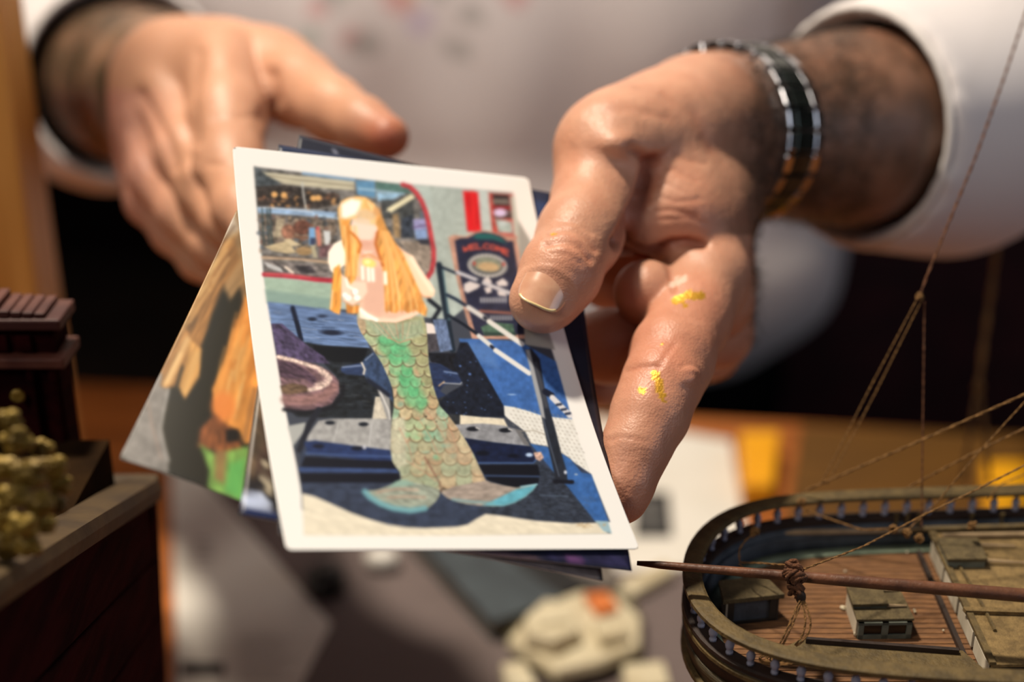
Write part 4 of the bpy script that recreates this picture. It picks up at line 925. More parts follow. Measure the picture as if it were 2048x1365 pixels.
# ---- hand at the right of the photograph (thumb on top of the print)
def hand_right():
    h = 0.00075
    f = Field(P(990, 720, .40) * 0 + np.array([-0.02, 0.28, T + .10]), np.array([.19, .56, T + .40]), h)
    # palm, back of the hand and wrist
    f.chain([J(1448, 262, .497, 150), J(1400, 262, .478, 140), J(1330, 275, .462, 122), J(1262, 296, .450, 118)], .008)
    f.chain([J(1222, 302, .441, 112), J(1262, 296, .450, 116)], .006)
    f.chain([J(1430, 320, .487, 118), J(1412, 410, .468, 92), J(1415, 480, .455, 82)], .010)
    f.chain([J(1330, 300, .460, 105), J(1352, 390, .448, 78), J(1395, 455, .444, 78)], .008)
    f.chain([J(1420, 410, .452, 78), J(1345, 430, .440, 66), J(1285, 455, .436, 42)], .008)
    f.chain([J(1400, 540, .480, 70), J(1280, 540, .474, 62), J(1215, 560, .470, 56)], .008)
    palm = f.F
    th = f.new()
    f.chain([J(1224, 298, .448, 106), J(1195, 392, .434, 86), J(1160, 470, .418, 82), J(1120, 548, .405, 78), J(1090, 600, .4005, 66)], .004, th)
    f.capsule(P(1100, 590, .4040), P(1078, 602, .4005), pr(62, .40), pr(56, .40), .003, th)
    ix = f.new()
    f.chain([J(1404, 486, .452, 84), J(1412, 560, .440, 82), J(1376, 640, .425, 80), J(1345, 710, .411, 78), J(1322, 768, .402, 72), J(1300, 830, .397, 72), J(1270, 900, .392, 62), J(1248, 970, .389, 53), J(1240, 1002, .388, 47)], .004, ix)
    f.capsule(P(1375, 745, .408), P(1352, 775, .405), pr(30, .40), pr(30, .40), .006, ix)
    mi = f.new()
    f.chain([J(1436, 520, .470, 74), J(1432, 600, .457, 72), J(1360, 610, .438, 68), J(1292, 585, .428, 66)], .004, mi)
    rg = f.new()
    f.chain([J(1440, 560, .484, 74), J(1432, 665, .470, 70), J(1330, 690, .450, 68), J(1225, 693, .437, 72), J(1140, 700, .436, 64)], .004, rg)
    pk = f.new()
    f.chain([J(1430, 590, .498, 66), J(1420, 700, .490, 58), J(1330, 740, .470, 54), J(1200, 760, .455, 52)], .004, pk)
    F = smin(palm, th, .005)
    G = smin(palm, ix, .006); F = np.minimum(F, G); F = smin(F, np.minimum(palm, ix), .0012)
    for q in (mi, rg, pk): F = smin(F, smin(palm, q, .004), .0010)
    # forearm
    f.F = F
    f.chain([J(1448, 262, .497, 146), J(1520, 262, .506, 152), J(1600, 262, .516, 172), J(1690, 258, .528, 188), J(1760, 250, .540, 192)], .006)
    return f
# ---- hand at the left of the photograph (back of the hand towards us)
def hand_left():
    h = 0.0010
    f = Field(np.array([-.245, .36, T + .08]), np.array([-.02, .70, T + .42]), h)
    f.chain([J(318, 168, .600, 128), J(370, 175, .570, 130), J(430, 165, .552, 108)], .010)
    f.chain([J(350, 200, .575, 118), J(345, 235, .556, 88)], .010)
    f.chain([J(310, 220, .585, 100), J(298, 300, .566, 66)], .010)
    f.chain([J(470, 130, .560, 82), J(560, 150, .552, 76)], .012)
    palm = f.F
    ix = f.new(); f.chain([J(447, 140, .545, 88), J(455, 235, .520, 76), J(462, 330, .500, 66), J(485, 420, .480, 56), J(520, 470, .470, 50)], .004, ix)
    mi = f.new(); f.chain([J(350, 205, .548, 72), J(375, 305, .522, 62), J(415, 385, .505, 56), J(458, 445, .490, 50), J(500, 480, .480, 46)], .004, mi)
    rg = f.new(); f.chain([J(300, 258, .556, 66), J(320, 350, .536, 62), J(372, 425, .518, 54), J(430, 490, .505, 47), J(480, 520, .495, 44)], .004, rg)
    pk = f.new(); f.chain([J(280, 320, .570, 52), J(302, 400, .552, 50), J(350, 462, .535, 46), J(400, 520, .520, 40), J(440, 545, .51, 38)], .004, pk)
    th = f.new(); f.chain([J(540, 140, .552, 78), J(600, 178, .535, 76), J(665, 218, .515, 64), J(725, 250, .500, 54), J(775, 274, .490, 44)], .004, th)
    F = smin(palm, th, .008)
    for q in (ix, mi, rg, pk): F = smin(F, smin(palm, q, .004), .0006)
    f.F = F
    f.chain([J(330, 175, .600, 132), J(305, 176, .630, 142), J(272, 172, .665, 146), J(230, 160, .695, 150)], .010)
    return f

M_skin = bpy.data.materials.new('skin'); M_skin.use_nodes = True
def build_skin():
    nt = M_skin.node_tree; b = nt.nodes['Principled BSDF']; L = nt.links
    a = nt.nodes.new('ShaderNodeAttribute'); a.attribute_name = 'tone'
    L.new(a.outputs['Color'], b.inputs['Base Color'])
    tc = nt.nodes.new('ShaderNodeTexCoord')
    n1 = nt.nodes.new('ShaderNodeTexNoise'); n1.inputs['Scale'].default_value = 420; n1.inputs['Detail'].default_value = 6
    v1 = nt.nodes.new('ShaderNodeTexVoronoi'); v1.inputs['Scale'].default_value = 1500
    L.new(tc.outputs['Object'], n1.inputs['Vector']); L.new(tc.outputs['Object'], v1.inputs['Vector'])
    ad = nt.nodes.new('ShaderNodeMath'); ad.operation = 'MULTIPLY_ADD'; ad.inputs[1].default_value = .35
    L.new(v1.outputs['Distance'], ad.inputs[0]); L.new(n1.outputs['Fac'], ad.inputs[2])
    bp = nt.nodes.new('ShaderNodeBump'); bp.inputs['Strength'].default_value = .5; bp.inputs['Distance'].default_value = .00045
    L.new(ad.outputs[0], bp.inputs['Height']); L.new(bp.outputs[0], b.inputs['Normal'])
    g = nt.nodes.new('ShaderNodeAttribute'); g.attribute_name = 'gold'
    L.new(g.outputs['Fac'], b.inputs['Metallic'])
    b.inputs['Roughness'].default_value = .46; b.inputs['Specular IOR Level'].default_value = .45
    b.inputs['Subsurface Weight'].default_value = .12; b.inputs['Subsurface Radius'].default_value = (1, .3, .15); b.inputs['Subsurface Scale'].default_value = .004
build_skin()

def gauss(d, s): return np.exp(-(d / s) ** 2)
def finish_right(V, Q):
    N = normals(V, Q); x, y, z = proj(V)
    facing = np.clip(-(N @ FW) * 2, 0, 1)
    D = np.zeros(len(V))
    def crease(pts, w, depth, zmax=9): 
        nonlocal D
        D -= depth * gauss(seg_dist(x, y, pts), w) * facing * (z < zmax)
    def bump(cx, cy, r, amp, ry=None):
        nonlocal D
        D += amp * np.exp(-((x - cx) / r) ** 2 - ((y - cy) / (ry or r)) ** 2) * facing
    mm = .001
    # thumb: folds over the joint
    crease([(1100, 468), (1128, 462), (1155, 468), (1178, 485), (1190, 500)], 7, .8 * mm); crease([(1092, 490), (1128, 486), (1160, 498), (1180, 520)], 7, .8 * mm)
    crease([(1120, 444), (1150, 446), (1180, 466)], 6, .5 * mm); crease([(1130, 430), (1165, 440), (1195, 470)], 5, .25 * mm); crease([(1100, 508), (1140, 512), (1165, 530)], 5, .25 * mm)
    
    bump(1140, 476, 45, .9 * mm)
    bump(1232, 290, 34, 3.2 * mm, 26); bump(1180, 300, 60, 1.0 * mm)
    crease([(1262, 300), (1284, 310), (1296, 330), (1290, 372)], 10, 1.8 * mm)
    crease([(1310, 325), (1300, 355), (1283, 400), (1262, 440), (1240, 486)], 13, 4.2 * mm); crease([(1296, 320), (1330, 310)], 9, .7 * mm)
    for q, w_, a_ in (([(1298, 345), (1322, 336), (1352, 340), (1392, 362)], 5, .3), ([(1292, 372), (1330, 366), (1370, 384)], 4, .22), ([(1288, 398), (1322, 394), (1352, 404), (1400, 398)], 6, .32), ([(1300, 424), (1342, 420), (1392, 432)], 5, .4), ([(1312, 440), (1370, 436), (1410, 446)], 4, .3), ([(1310, 330), (1322, 350), (1316, 384)], 5, .4), ([(1340, 300), (1372, 320), (1410, 328)], 7, .3)):
        crease(q, w_, a_ * mm)
    crease([(1240, 482), (1262, 496), (1291, 507), (1318, 500), (1340, 489), (1372, 484), (1405, 488)], 9, 2.6 * mm)
    crease([(1330, 520), (1342, 548), (1345, 580)], 6, .8 * mm)
    # index finger folds
    crease([(1252, 742), (1280, 734), (1315, 733)], 5, .5 * mm); crease([(1318, 735), (1330, 712), (1348, 690)], 4, .4 * mm); crease([(1215, 880), (1240, 874), (1285, 880)], 5, .35 * mm)
    for i in range(9): crease([(1225 + 3 * i, 885 + 12 * i), (1262, 892 + 12 * i), (1300 - 2 * i, 884 + 12 * i)], 3.2, .16 * mm)
    bump(1384, 752, 22, 1.3 * mm); crease([(1362, 735), (1380, 730), (1398, 742), (1402, 760)], 4, .4 * mm); crease([(1372, 752), (1388, 750), (1394, 766)], 4, .4 * mm); crease([(1366, 775), (1385, 780)], 4, .3 * mm)
    bump(1445, 520, 60, .8 * mm); crease([(1345, 625), (1400, 640)], 6, .2 * mm)
    # tendons and veins on the back of the hand
    crease([(1330, 190), (1390, 230), (1420, 300)], 14, .5 * mm); bump(1370, 175, 40, .5 * mm); crease([(1180, 225), (1260, 215), (1330, 235)], 12, .35 * mm)
    # thumb nail bed
    nd = np.hypot((x - 1086) / 54, (y - 592) / 46); D -= .5 * mm * np.clip(1.25 - nd, 0, 1) * (z < .43) * facing
    D += .25 * mm * gauss(nd - 1.25, .14) * (z < .43) * facing
    nn = vnoise(V[:, 0] * 260, V[:, 1] * 260, 3, V[:, 2] * 260) + .5 * vnoise(V[:, 0] * 620, V[:, 1] * 620, 4, V[:, 2] * 620)
    D += .09 * mm * nn
    V = lap(V + N * D[:, None], Q, .45)
    # skin tone
    n1 = vnoise(V[:, 0] * 70, V[:, 1] * 70, 11, V[:, 2] * 70); n2 = vnoise(V[:, 0] * 210, V[:, 1] * 210, 12, V[:, 2] * 210)
    base = np.array(lin((196, 144, 118)))[None] * (1 + .11 * n1[:, None] + .10 * n2[:, None] * np.array([.6, 1, 1.1]))
    red = np.clip(.45 * gauss(np.hypot(x - 1320, y - 700), 150) + .35 * gauss(np.hypot(x - 1150, y - 520), 60) + .3 * gauss(np.hypot(x - 1250, y - 950), 90) + .35 * gauss(np.hypot(x - 1390, y - 440), 70) + .25 * n1, 0, 1)[:, None]
    base = base * (1 - red) + np.array(lin((196, 116, 88))) * red
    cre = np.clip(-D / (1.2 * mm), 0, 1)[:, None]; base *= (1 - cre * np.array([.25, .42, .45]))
    # forearm darkened for its brown hair and for shade, painted into the tone
    hair = np.clip((x - 1400) / 120, 0, 1) * (y < 470); hn = np.clip(.88 + .2 * vnoise(V[:, 0] * 160, V[:, 1] * 160, 13, V[:, 2] * 160), .2, 1)
    hk = (hair * hn * .88)[:, None]; base = base * (1 - hk) + np.array(lin((58, 39, 24))) * hk
    spots = np.clip(vnoise(V[:, 0] * 330, V[:, 1] * 330, 15, V[:, 2] * 330) - .55, 0, 1)[:, None] * (y < 330)[:, None]; base *= 1 - .35 * spots
    # flakes of gold leaf
    g = np.zeros(len(V)); ns = 6 * vnoise(x / 7, y / 7, 21)
    for pts, wd in (([(1352, 602), (1375, 590), (1402, 594)], 9), ([(1362, 600), (1372, 612)], 5), ([(1310, 748), (1318, 765), (1325, 790)], 8), ([(1326, 795), (1327, 802)], 5), ([(1279, 782), (1284, 782)], 7), ([(1325, 688), (1326, 690)], 2), ([(1105, 467), (1112, 468)], 3)):
        g = np.maximum(g, ((seg_dist(x, y, pts) + ns * wd / 16 < wd) & (facing > .2) & (z < .46)).astype(float))
    gl = ((seg_dist(x, y, [(1345, 566), (1368, 562)]) + ns < 8) & (facing > .2)).astype(float)[:, None]
    base = base * (1 - g[:, None]) + np.array(lin((206, 154, 50))) * g[:, None]
    base = base * (1 - .5 * gl) + np.array(lin((225, 215, 200))) * .5 * gl
    return V, base, g * .5
def finish_left(V, Q):
    N = normals(V, Q); x, y, z = proj(V); facing = np.clip(-(N @ FW) * 2, 0, 1); mm = .001
    D = np.zeros(len(V))
    for pts, w_, d_ in (([(400, 110), (385, 200), (392, 285)], 12, 1.2), ([(285, 190), (330, 270), (352, 335)], 12, 1.4), ([(540, 150), (545, 200), (530, 240)], 16, 2.5), ([(430, 240), (510, 232)], 7, .5), ([(420, 330), (500, 330)], 6, .5), ([(268, 260), (300, 340)], 9, .8)):
        D -= d_ * mm * gauss(seg_dist(x, y, pts), w_) * facing
    for cx, cy, r, a in ((382, 345, 24, 2.0), (385, 300, 20, 1.2), (300, 160, 30, 1.4), (440, 110, 44, 1.5), (262, 230, 24, 1.2)):
        D += a * mm * np.exp(-((x - cx) / r) ** 2 - ((y - cy) / r) ** 2) * facing
    V = V + N * D[:, None]
    n1 = vnoise(V[:, 0] * 60, V[:, 1] * 60, 31, V[:, 2] * 60)
    base = np.array(lin((194, 144, 116)))[None] * (1 + .12 * n1[:, None])
    pink = np.clip(1.1 - (x - 230) / 120, 0, 1)[:, None] * (y > 180)[:, None]; base = base * (1 - .6 * pink) + np.array(lin((206, 146, 134))) * .6 * pink
    tip = gauss(np.hypot(x - 770, y - 280), 60)[:, None]; base = base * (1 - .8 * tip) + np.array(lin((150, 62, 36))) * .8 * tip
    s1 = (x - 430) * -.675 + (y - 40) * -.738; d = np.clip(np.maximum(s1 + 10, np.where(y > 170, 245 - x, -99)) / 40, 0, 1) * (z > .56)
    hn = np.clip(.85 + .35 * vnoise(V[:, 0] * 90, V[:, 1] * 90, 33, V[:, 2] * 90), .3, 1)
    hk = (d * hn * .92)[:, None]; base = base * (1 - hk) + np.array(lin((66, 54, 34))) * hk  # forearm beyond the wrist darkened: hair, plus shade painted into the colour
    return V, base, np.zeros(len(V))

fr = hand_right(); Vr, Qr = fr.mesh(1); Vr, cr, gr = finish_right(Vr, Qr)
fl = hand_left(); Vl, Ql = fl.mesh(2); Vl, cl, gl_ = finish_left(Vl, Ql)
# upper arms, chest and neck carry the forearms on inside the shirt
SH_R = np.array([.215, TORSO_Y + .0, T + .62]); SH_L = np.array([-.215, TORSO_Y, T + .62])
EL_R = P(2080, 110, .66); EL_L = P(30, 60, .86)
cu_r = P(1722, 252, .535); cu_l = P(248, 165, .685)
fb = Field([-.45, .42, T - .05], [.45, TORSO_Y + .22, T + .80], .007)
fb.chain([(P(1650, 258, .522), .028), (cu_r, .032), (EL_R, .040), (SH_R, .052)], .01)
fb.chain([(P(272, 170, .665), .028), (cu_l, .034), (EL_L, .040), (SH_L, .052)], .01)
fb.ellipsoid([0, TORSO_Y + .04, T + .48], [.20, .11, .24], .03); fb.ellipsoid([0, TORSO_Y + .03, T + .22], [.19, .12, .22], .03)
fb.capsule([0, TORSO_Y + .06, T + .66], [0, TORSO_Y + .05, T + .78], .062, .058, .03)
Vb, Qb = fb.mesh(2)
V = np.vstack([Vr, Vl, Vb]); Q = np.vstack([Qr, Ql + len(Vr), Qb + len(Vr) + len(Vl)])
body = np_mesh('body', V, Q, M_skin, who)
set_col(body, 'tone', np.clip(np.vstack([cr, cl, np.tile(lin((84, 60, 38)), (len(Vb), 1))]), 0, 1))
a = body.data.attributes.new('gold', 'FLOAT', 'POINT'); a.data.foreach_set('value', np.concatenate([gr, gl_, np.zeros(len(Vb))]).astype(np.float32))

# ---- dark hair on the forearms
def arm_hair(V, Q, mask, aim, name, n, seed):
    rnd = np.random.RandomState(seed); N = normals(V, Q); idx = np.where(mask)[0]
    idx = idx[rnd.randint(0, len(idx), n)]; p = V[idx]; nn = N[idx]
    t = np.asarray(aim) + rnd.normal(0, .3, (n, 3)); t -= nn * (t * nn).sum(1, keepdims=True); t /= np.linalg.norm(t, axis=1, keepdims=True)
    L_ = rnd.uniform(.005, .012, (n, 1)); s = np.cross(nn, t); r = .00007
    a = p - nn * .0003; b = p + t * L_ * .5 + nn * L_ * .22; c = p + t * L_ + nn * L_ * .18
    VV = np.stack([a + s * r, a - s * r, b + s * r * .8, b - s * r * .8, c], 1).reshape(-1, 3)
    k = np.arange(n)[:, None] * 5
    F3 = np.concatenate([k + [0, 1, 3, 2], k + [2, 3, 4, 4]], 0)
    me = bpy.data.meshes.new(name); me.from_pydata([tuple(v) for v in VV.tolist()], [], [tuple(q) for q in (k + [0, 1, 3, 2]).tolist()] + [tuple(q) for q in (k + [2, 3, 4]).tolist()])
    o = link(name, me, mat('arm_hair_brown', (34, 24, 16), None, .6), who); o['kind'] = 'stuff'; return o
xr_, yr_, zr_ = proj(Vr); arm_hair(Vr, Qr, (xr_ > 1500) & (xr_ < 1745), P(1400, 330, .48) - P(1650, 255, .52), 'arm_hair', 5000, 1)
xl_, yl_, zl_ = proj(Vl); arm_hair(Vl, Ql, (zl_ > .61) & (xl_ < 330), P(330, 300, .60) - P(250, 150, .66), 'arm_hair', 3000, 2)

# ---- thumb nail: a thin curved plate
def nail():
    c = P(1087, 594, .4005); d = P(1120, 540, .4035) - P(1090, 600, .4005); d /= np.linalg.norm(d)   # towards the knuckle
    n = -FW - d * (-FW @ d); n /= np.linalg.norm(n); s = np.cross(d, n)
    ang = math.radians(-6)
    n2 = n * math.cos(ang) + s * math.sin(ang); s = np.cross(d, n2); n = n2
    rr = pr(65, .40) ; V = []; F = []; nu, nv = 22, 22
    for i in range(nu + 1):
        for j in range(nv + 1):
            a, b = 2 * i / nu - 1, 2 * j / nv - 1
            # squircle outline, wider and flatter at the free edge
            k = (a ** 4 + b ** 4) ** .25; m = max(abs(a), abs(b), 1e-6)
            q = (m / k if k > 0 else 1)
            q = (abs(a) ** 3 + abs(b) ** 3) ** (1 / 3) or 1; f = max(abs(a), abs(b)) / q
            A = a * f * .0073; B = b * f * .0074 + .0008
            th = A / rr
            p = c + s * (rr * math.sin(th)) + n * (rr * math.cos(th) - .00005 - .10 * B * (B > 0) - .02 * B * (B < 0)) + d * B
            V.append(p)
    for i in range(nu):
        for j in range(nv): F.append((i * (nv + 1) + j, i * (nv + 1) + j + 1, (i + 1) * (nv + 1) + j + 1, (i + 1) * (nv + 1) + j))
    o = mesh('thumbnail', V, F, mat('nail', (206, 160, 132), (196, 146, 120), .22, 300, coat=.4, stretch=(1, 1, 1)), who, True)
    s_ = o.modifiers.new('thickness', 'SOLIDIFY'); s_.thickness = .0005; s_.offset = 0
    E = []
    o['label'] = 'broad thumbnail with a worn pale edge'
    # pale free edge
    V2 = [V[i * (nv + 1) + j] + n * .00028 for i in range(nu + 1) for j in (0, 1)]
    F2 = [(2 * i, 2 * i + 1, 2 * i + 3, 2 * i + 2) for i in range(nu)]
    e = mesh('nail_edge', V2, F2, mat('nail_edge', (214, 190, 140), None, .2, coat=.5), o, True)
    s2 = e.modifiers.new('thickness', 'SOLIDIFY'); s2.thickness = .0003; s2.offset = 0
nail()

# ---- steel watch bracelet
M_steel = mat('watch_steel', (226, 228, 232), (196, 198, 204), .2, 200, metal=1.0)
M_dsteel = mat('dark_steel', (74, 84, 78), (50, 56, 54), .25, 200, metal=.8)
M_gold = mat('gold_clasp', (212, 160, 40), (190, 136, 30), .3, 200, metal=.8)
def watch():
    c = P(1462, 268, .498); ax = P(1600, 262, .516) - P(1400, 262, .478); ax /= np.linalg.norm(ax)
    up = np.array([0, 0, 1.]) - ax * ax[2]; up /= np.linalg.norm(up); sd = np.cross(ax, up)
    if sd @ FW > 0: sd = -sd
    R = pr(167, .5)
    wt = empty('wristwatch', c, 'steel bracelet watch on the wrist at right', 'watch')
    n = 26
    for i in range(n):
        t = 2 * math.pi * i / n
        rad = up * math.cos(t) + sd * math.sin(t); tan = -up * math.sin(t) + sd * math.cos(t)
        p = c + rad * (R + .0008); hw = math.pi * R / n * .93
        if i in (13, 14, 15) and False: continue
        k = MB(); k.box(p, tan * hw, ax * .0050, rad * .0015)
        l = k.build('link', M_dsteel, wt, bevel=.0004)
        for s_ in (-1, 1):
            k = MB(); k.box(p + ax * .0074 * s_ - rad * .0001, tan * hw * .96, ax * .0021, rad * .0017)
            k.build('link_edge', M_steel if i != 10 else M_gold, l, bevel=.0005)
    # watch head on the back of the wrist (far side)
    t = -1.9; rad = up * math.cos(t) + sd * math.sin(t)
    MB().lathe(c + rad * (R - .001), rad, [(0, .015), (.001, .0175), (.006, .0175), (.008, .0155)], 28).build('watch_case', M_steel, wt)
    MB().lathe(c + rad * (R + .0072), rad, [(0, .0145), (.0004, .0145)], 28).build('dial', M_dsteel, wt)
watch()

# ---- shirt
M_shirt = bpy.data.materials.new('white_shirt'); M_shirt.use_nodes = True
def build_shirt_mat():
    nt = M_shirt.node_tree; b = nt.nodes['Principled BSDF']; L = nt.links
    a = nt.nodes.new('ShaderNodeAttribute'); a.attribute_name = 'cloth'; L.new(a.outputs['Color'], b.inputs['Base Color'])
    b.inputs['Roughness'].default_value = .9; b.inputs['Specular IOR Level'].default_value = .15; b.inputs['Sheen Weight'].default_value = .15
    tc = nt.nodes.new('ShaderNodeTexCoord'); n1 = nt.nodes.new('ShaderNodeTexNoise'); n1.inputs['Scale'].default_value = 900; L.new(tc.outputs['Object'], n1.inputs['Vector'])
    bp = nt.nodes.new('ShaderNodeBump'); bp.inputs['Strength'].default_value = .25; bp.inputs['Distance'].default_value = .0003; L.new(n1.outputs['Fac'], bp.inputs['Height']); L.new(bp.outputs[0], b.inputs['Normal'])
build_shirt_mat()
def shirt():
    h = .0042
    f = Field([-.46, .42, T - .12], [.46, TORSO_Y + .24, T + .76], h)
    arm = f.new()
    f.ellipsoid([0, TORSO_Y + .05, T + .48], [.235, .135, .27], .04)
    f.ellipsoid([.005, TORSO_Y + .01, T + .22], [.222, .150, .235], .05)
    f.ellipsoid([.004, TORSO_Y + .01, T + .045], [.226, .150, .118], .03)
    dr, dl = P(1600, 262, .516) - cu_r, P(335, 175, .60) - cu_l; dr /= np.linalg.norm(dr); dl /= np.linalg.norm(dl)
    f.chain([(cu_r + dr * .02, .0450), (cu_r - dr * .045, .0470), (.5 * (cu_r - dr * .045 + EL_R), .052), (EL_R, .062), (.5 * (EL_R + SH_R), .068), (SH_R, .078)], .02)
    f.chain([(cu_l + dl * .02, .0485), (cu_l - dl * .045, .0500), (.5 * (cu_l - dl * .045 + EL_L), .053), (EL_L, .060), (.5 * (EL_L + SH_L), .068), (SH_L, .078)], .02)
    f.capsule([0, TORSO_Y + .06, T + .66], [0, TORSO_Y + .05, T + .70], .085, .075, .03)
    X, Y, Zz = f.pts(f.sub(f.lo, f.lo + f.h * (f.n - 1)))
    X, Y, Zz = np.broadcast_arrays(X, Y, Zz)
    nz = vnoise(X * 11 + Zz * 5, Y * 11, 41, Zz * 7 - X * 6) * .0075 + vnoise(X * 26, Y * 26, 42, Zz * 15 + X * 9) * .003
    dc = np.minimum(np.sqrt((X - cu_r[0]) ** 2 + (Y - cu_r[1]) ** 2 + (Zz - cu_r[2]) ** 2), np.sqrt((X - cu_l[0]) ** 2 + (Y - cu_l[1]) ** 2 + (Zz - cu_l[2]) ** 2))
    f.F = f.F + (nz * np.clip((dc - .06) / .05, 0, 1)).astype(np.float32)
    # open the cuffs and cut the sleeve ends square
    for cu, inner in ((cu_r, P(1600, 262, .516)), (cu_l, P(335, 175, .60))):
        d = inner - cu; d /= np.linalg.norm(d)
        s = (X - cu[0]) * d[0] + (Y - cu[1]) * d[1] + (Zz - cu[2]) * d[2]
        near = np.sqrt((X - cu[0]) ** 2 + (Y - cu[1]) ** 2 + (Zz - cu[2]) ** 2) < .085
        f.F = np.where(near, np.maximum(f.F, (s - .004).astype(np.float32)), f.F)
        hole = f.new(); hr = .0385 if cu is cu_r else .0430; el = EL_R if cu is cu_r else EL_L
        f.chain([(cu + d * .05, hr), (cu - d * .02, hr), (cu - d * .035, hr * .9)], .001, hole)
        f.F = np.maximum(f.F, -hole)
    # neck opening
    hole = f.new(); f.capsule([0, TORSO_Y + .05, T + .69], [0, TORSO_Y + .05, T + .9], .064, .07, .001, hole); f.F = np.maximum(f.F, -hole)
    # hem at the bottom
    f.F = np.maximum(f.F, (T - .065 - Zz).astype(np.float32))
    V, Q = f.mesh(2)
    N = normals(V, Q); x, y, z = proj(V)
    n1 = vnoise(V[:, 0] * 8, V[:, 1] * 8, 43, V[:, 2] * 8)
    C = np.tile(lin((206, 200, 200)), (len(V), 1)) * (1 + .04 * n1[:, None])
    # faded printed dots on the chest
    rnd = random.Random(8); cols = [(196, 130, 130), (140, 140, 138), (190, 150, 120), (140, 160, 150), (176, 160, 190)]
    for i in range(70):
        cx, cz = rnd.uniform(-.125, .02), rnd.uniform(T + .20, T + .44)
        r = rnd.uniform(.006, .009); k = (np.hypot(V[:, 0] - cx, V[:, 2] - cz) < r) & (N[:, 1] < 0) & (V[:, 1] < TORSO_Y) & (V[:, 1] > TORSO_Y - .2)
        C[k] = C[k] * .5 + lin(cols[i % 5]) * .5
    o = np_mesh('shirt', V, Q, M_shirt, who); set_col(o, 'cloth', np.clip(C, 0, 1))
    o['label'] = 'loose white shirt with faint faded dots on the chest'
    # ribbed cuff edges
    for cu, inner, r in ((cu_r, P(1600, 262, .516), .0420), (cu_l, P(335, 175, .60), .0458)):
        d = inner - cu; d /= np.linalg.norm(d); u = np.cross(d, [0, 0, 1]); u /= np.linalg.norm(u); v = np.cross(d, u)
        k = MB(); k.tube([cu + d * .004 + r * (math.cos(t) * u + math.sin(t) * v) for t in np.linspace(0, 2 * math.pi, 33)], .0014, 8, cap=False)
        k.build('cuff', mat('cuff_cloth', (205, 200, 198), None, .9), o, smooth=True)
shirt()
M_trou = mat('black_trousers', (10, 9, 10), None, .95, spec=.05)
ft = Field([-.28, TORSO_Y - .16, .02], [.28, TORSO_Y + .22, T + .10], .012)
ft.ellipsoid([0, TORSO_Y + .03, T - .06], [.19, .11, .13], .03)
for s in (-1, 1): ft.chain([(np.array([s * .10, TORSO_Y + .03, T - .08]), .095), (np.array([s * .12, TORSO_Y + .02, .42]), .07), (np.array([s * .13, TORSO_Y + .05, .09]), .06)], .03)
Vt, Qt = ft.mesh(2); np_mesh('trousers', Vt, Qt, M_trou, who)
for s in (-1, 1):
    k = MB().ball((s * .13, TORSO_Y - .01, .045), .05, .13, .045, 16, 10); k.build('shoe', M_trou, who, smooth=True)

# ------------------------------------------------------------------ model ship at the right
ZR = CAM[2] - .218           # height of the rail
ZD = ZR - .0165              # height of the deck
M_rail = mat('rail_wood', (100, 82, 46), (74, 60, 32), .7, 300, bump=.4)
M_hull = mat('hull_wood', (66, 56, 34), (44, 36, 22), .6, 120, bump=.5, stretch=(1, 1, 6))
M_dark = mat('dark_ship_wood', (44, 26, 16), (30, 18, 12), .7, 120, bump=.3)
M_gunw = mat('grey_blue_paint', (74, 82, 92), (52, 58, 66), .7, 150, bump=.3)
M_water = mat('pale_green_paint', (132, 146, 124), (104, 118, 100), .7, 150, bump=.4)
M_balu = mat('grey_baluster', (150, 152, 172), (116, 118, 138), .5, 200)
M_deck = mat('deck_plank', (134, 92, 54), (100, 66, 38), .7, 160, 5, bump=.6, stretch=(1, 5, 1))
M_caulk = mat('deck_seam', (46, 28, 18), None, .8)
M_roof = mat('dusty_roof', (98, 84, 54), (74, 62, 38), .85, 350, bump=.6)
M_troof = mat('tan_roof', (134, 110, 68), (104, 84, 50), .85, 350, bump=.6)
M_cabw = mat('cabin_panel', (206, 196, 176), (180, 170, 150), .7, 200, stretch=(1, 1, .3))
M_cabg = mat('grey_cabin', (104, 108, 96), (80, 84, 74), .7, 200)
M_cabd = mat('dark_cabin', (46, 36, 26), (32, 26, 20), .7, 200)
M_glass = mat('dark_window', (10, 10, 12), None, .15)
M_spar = mat('red_spar', (112, 70, 46), (84, 52, 36), .5, 150, bump=.3, stretch=(1, 1, 1))
M_lspar = mat('pale_spar', (170, 146, 112), (140, 118, 88), .5, 150)
M_rope = mat('rope', (150, 110, 62), (112, 80, 42), .9, 900, bump=.8)
M_drope = mat('dark_rope', (116, 72, 44), (88, 54, 34), .9, 900, bump=.8)
M_scrap = mat('pale_chip', (206, 196, 170), None, .8)

far = [(2300, 960), (2048, 977), (1900, 981), (1800, 984), (1700, 988), (1620, 992), (1560, 997), (1510, 1005), (1465, 1020), (1428, 1042), (1402, 1070), (1385, 1102), (1378, 1135), (1380, 1165)]
near = [(1392, 1198), (1412, 1228), (1443, 1256), (1485, 1280), (1540, 1299), (1600, 1314), (1690, 1328), (1790, 1338), (1900, 1345), (2048, 1352), (2300, 1360)]
outl = np.array([PZ(x, y, ZR)[:2] for x, y in far + near])
yF, yN = outl[0, 1], outl[-1, 1]; yM = (yF + yN) / 2
outl = np.vstack([[(.525, yM), (.515, yM + .012), (.49, yM + .024), (.44, yM + (yF - yM) * .9), (.36, yF + .001)], outl, [(.36, yN - .001), (.44, yM + (yN - yM) * .9), (.49, yM - .024), (.515, yM - .012), (.525, yM)]])
def resample(pts, n):
    seg = np.r_[0, np.cumsum(np.linalg.norm(np.diff(pts, axis=0), axis=1))]; t = np.linspace(0, seg[-1], n)
    return np.stack([np.interp(t, seg, pts[:, i]) for i in range(pts.shape[1])], 1)
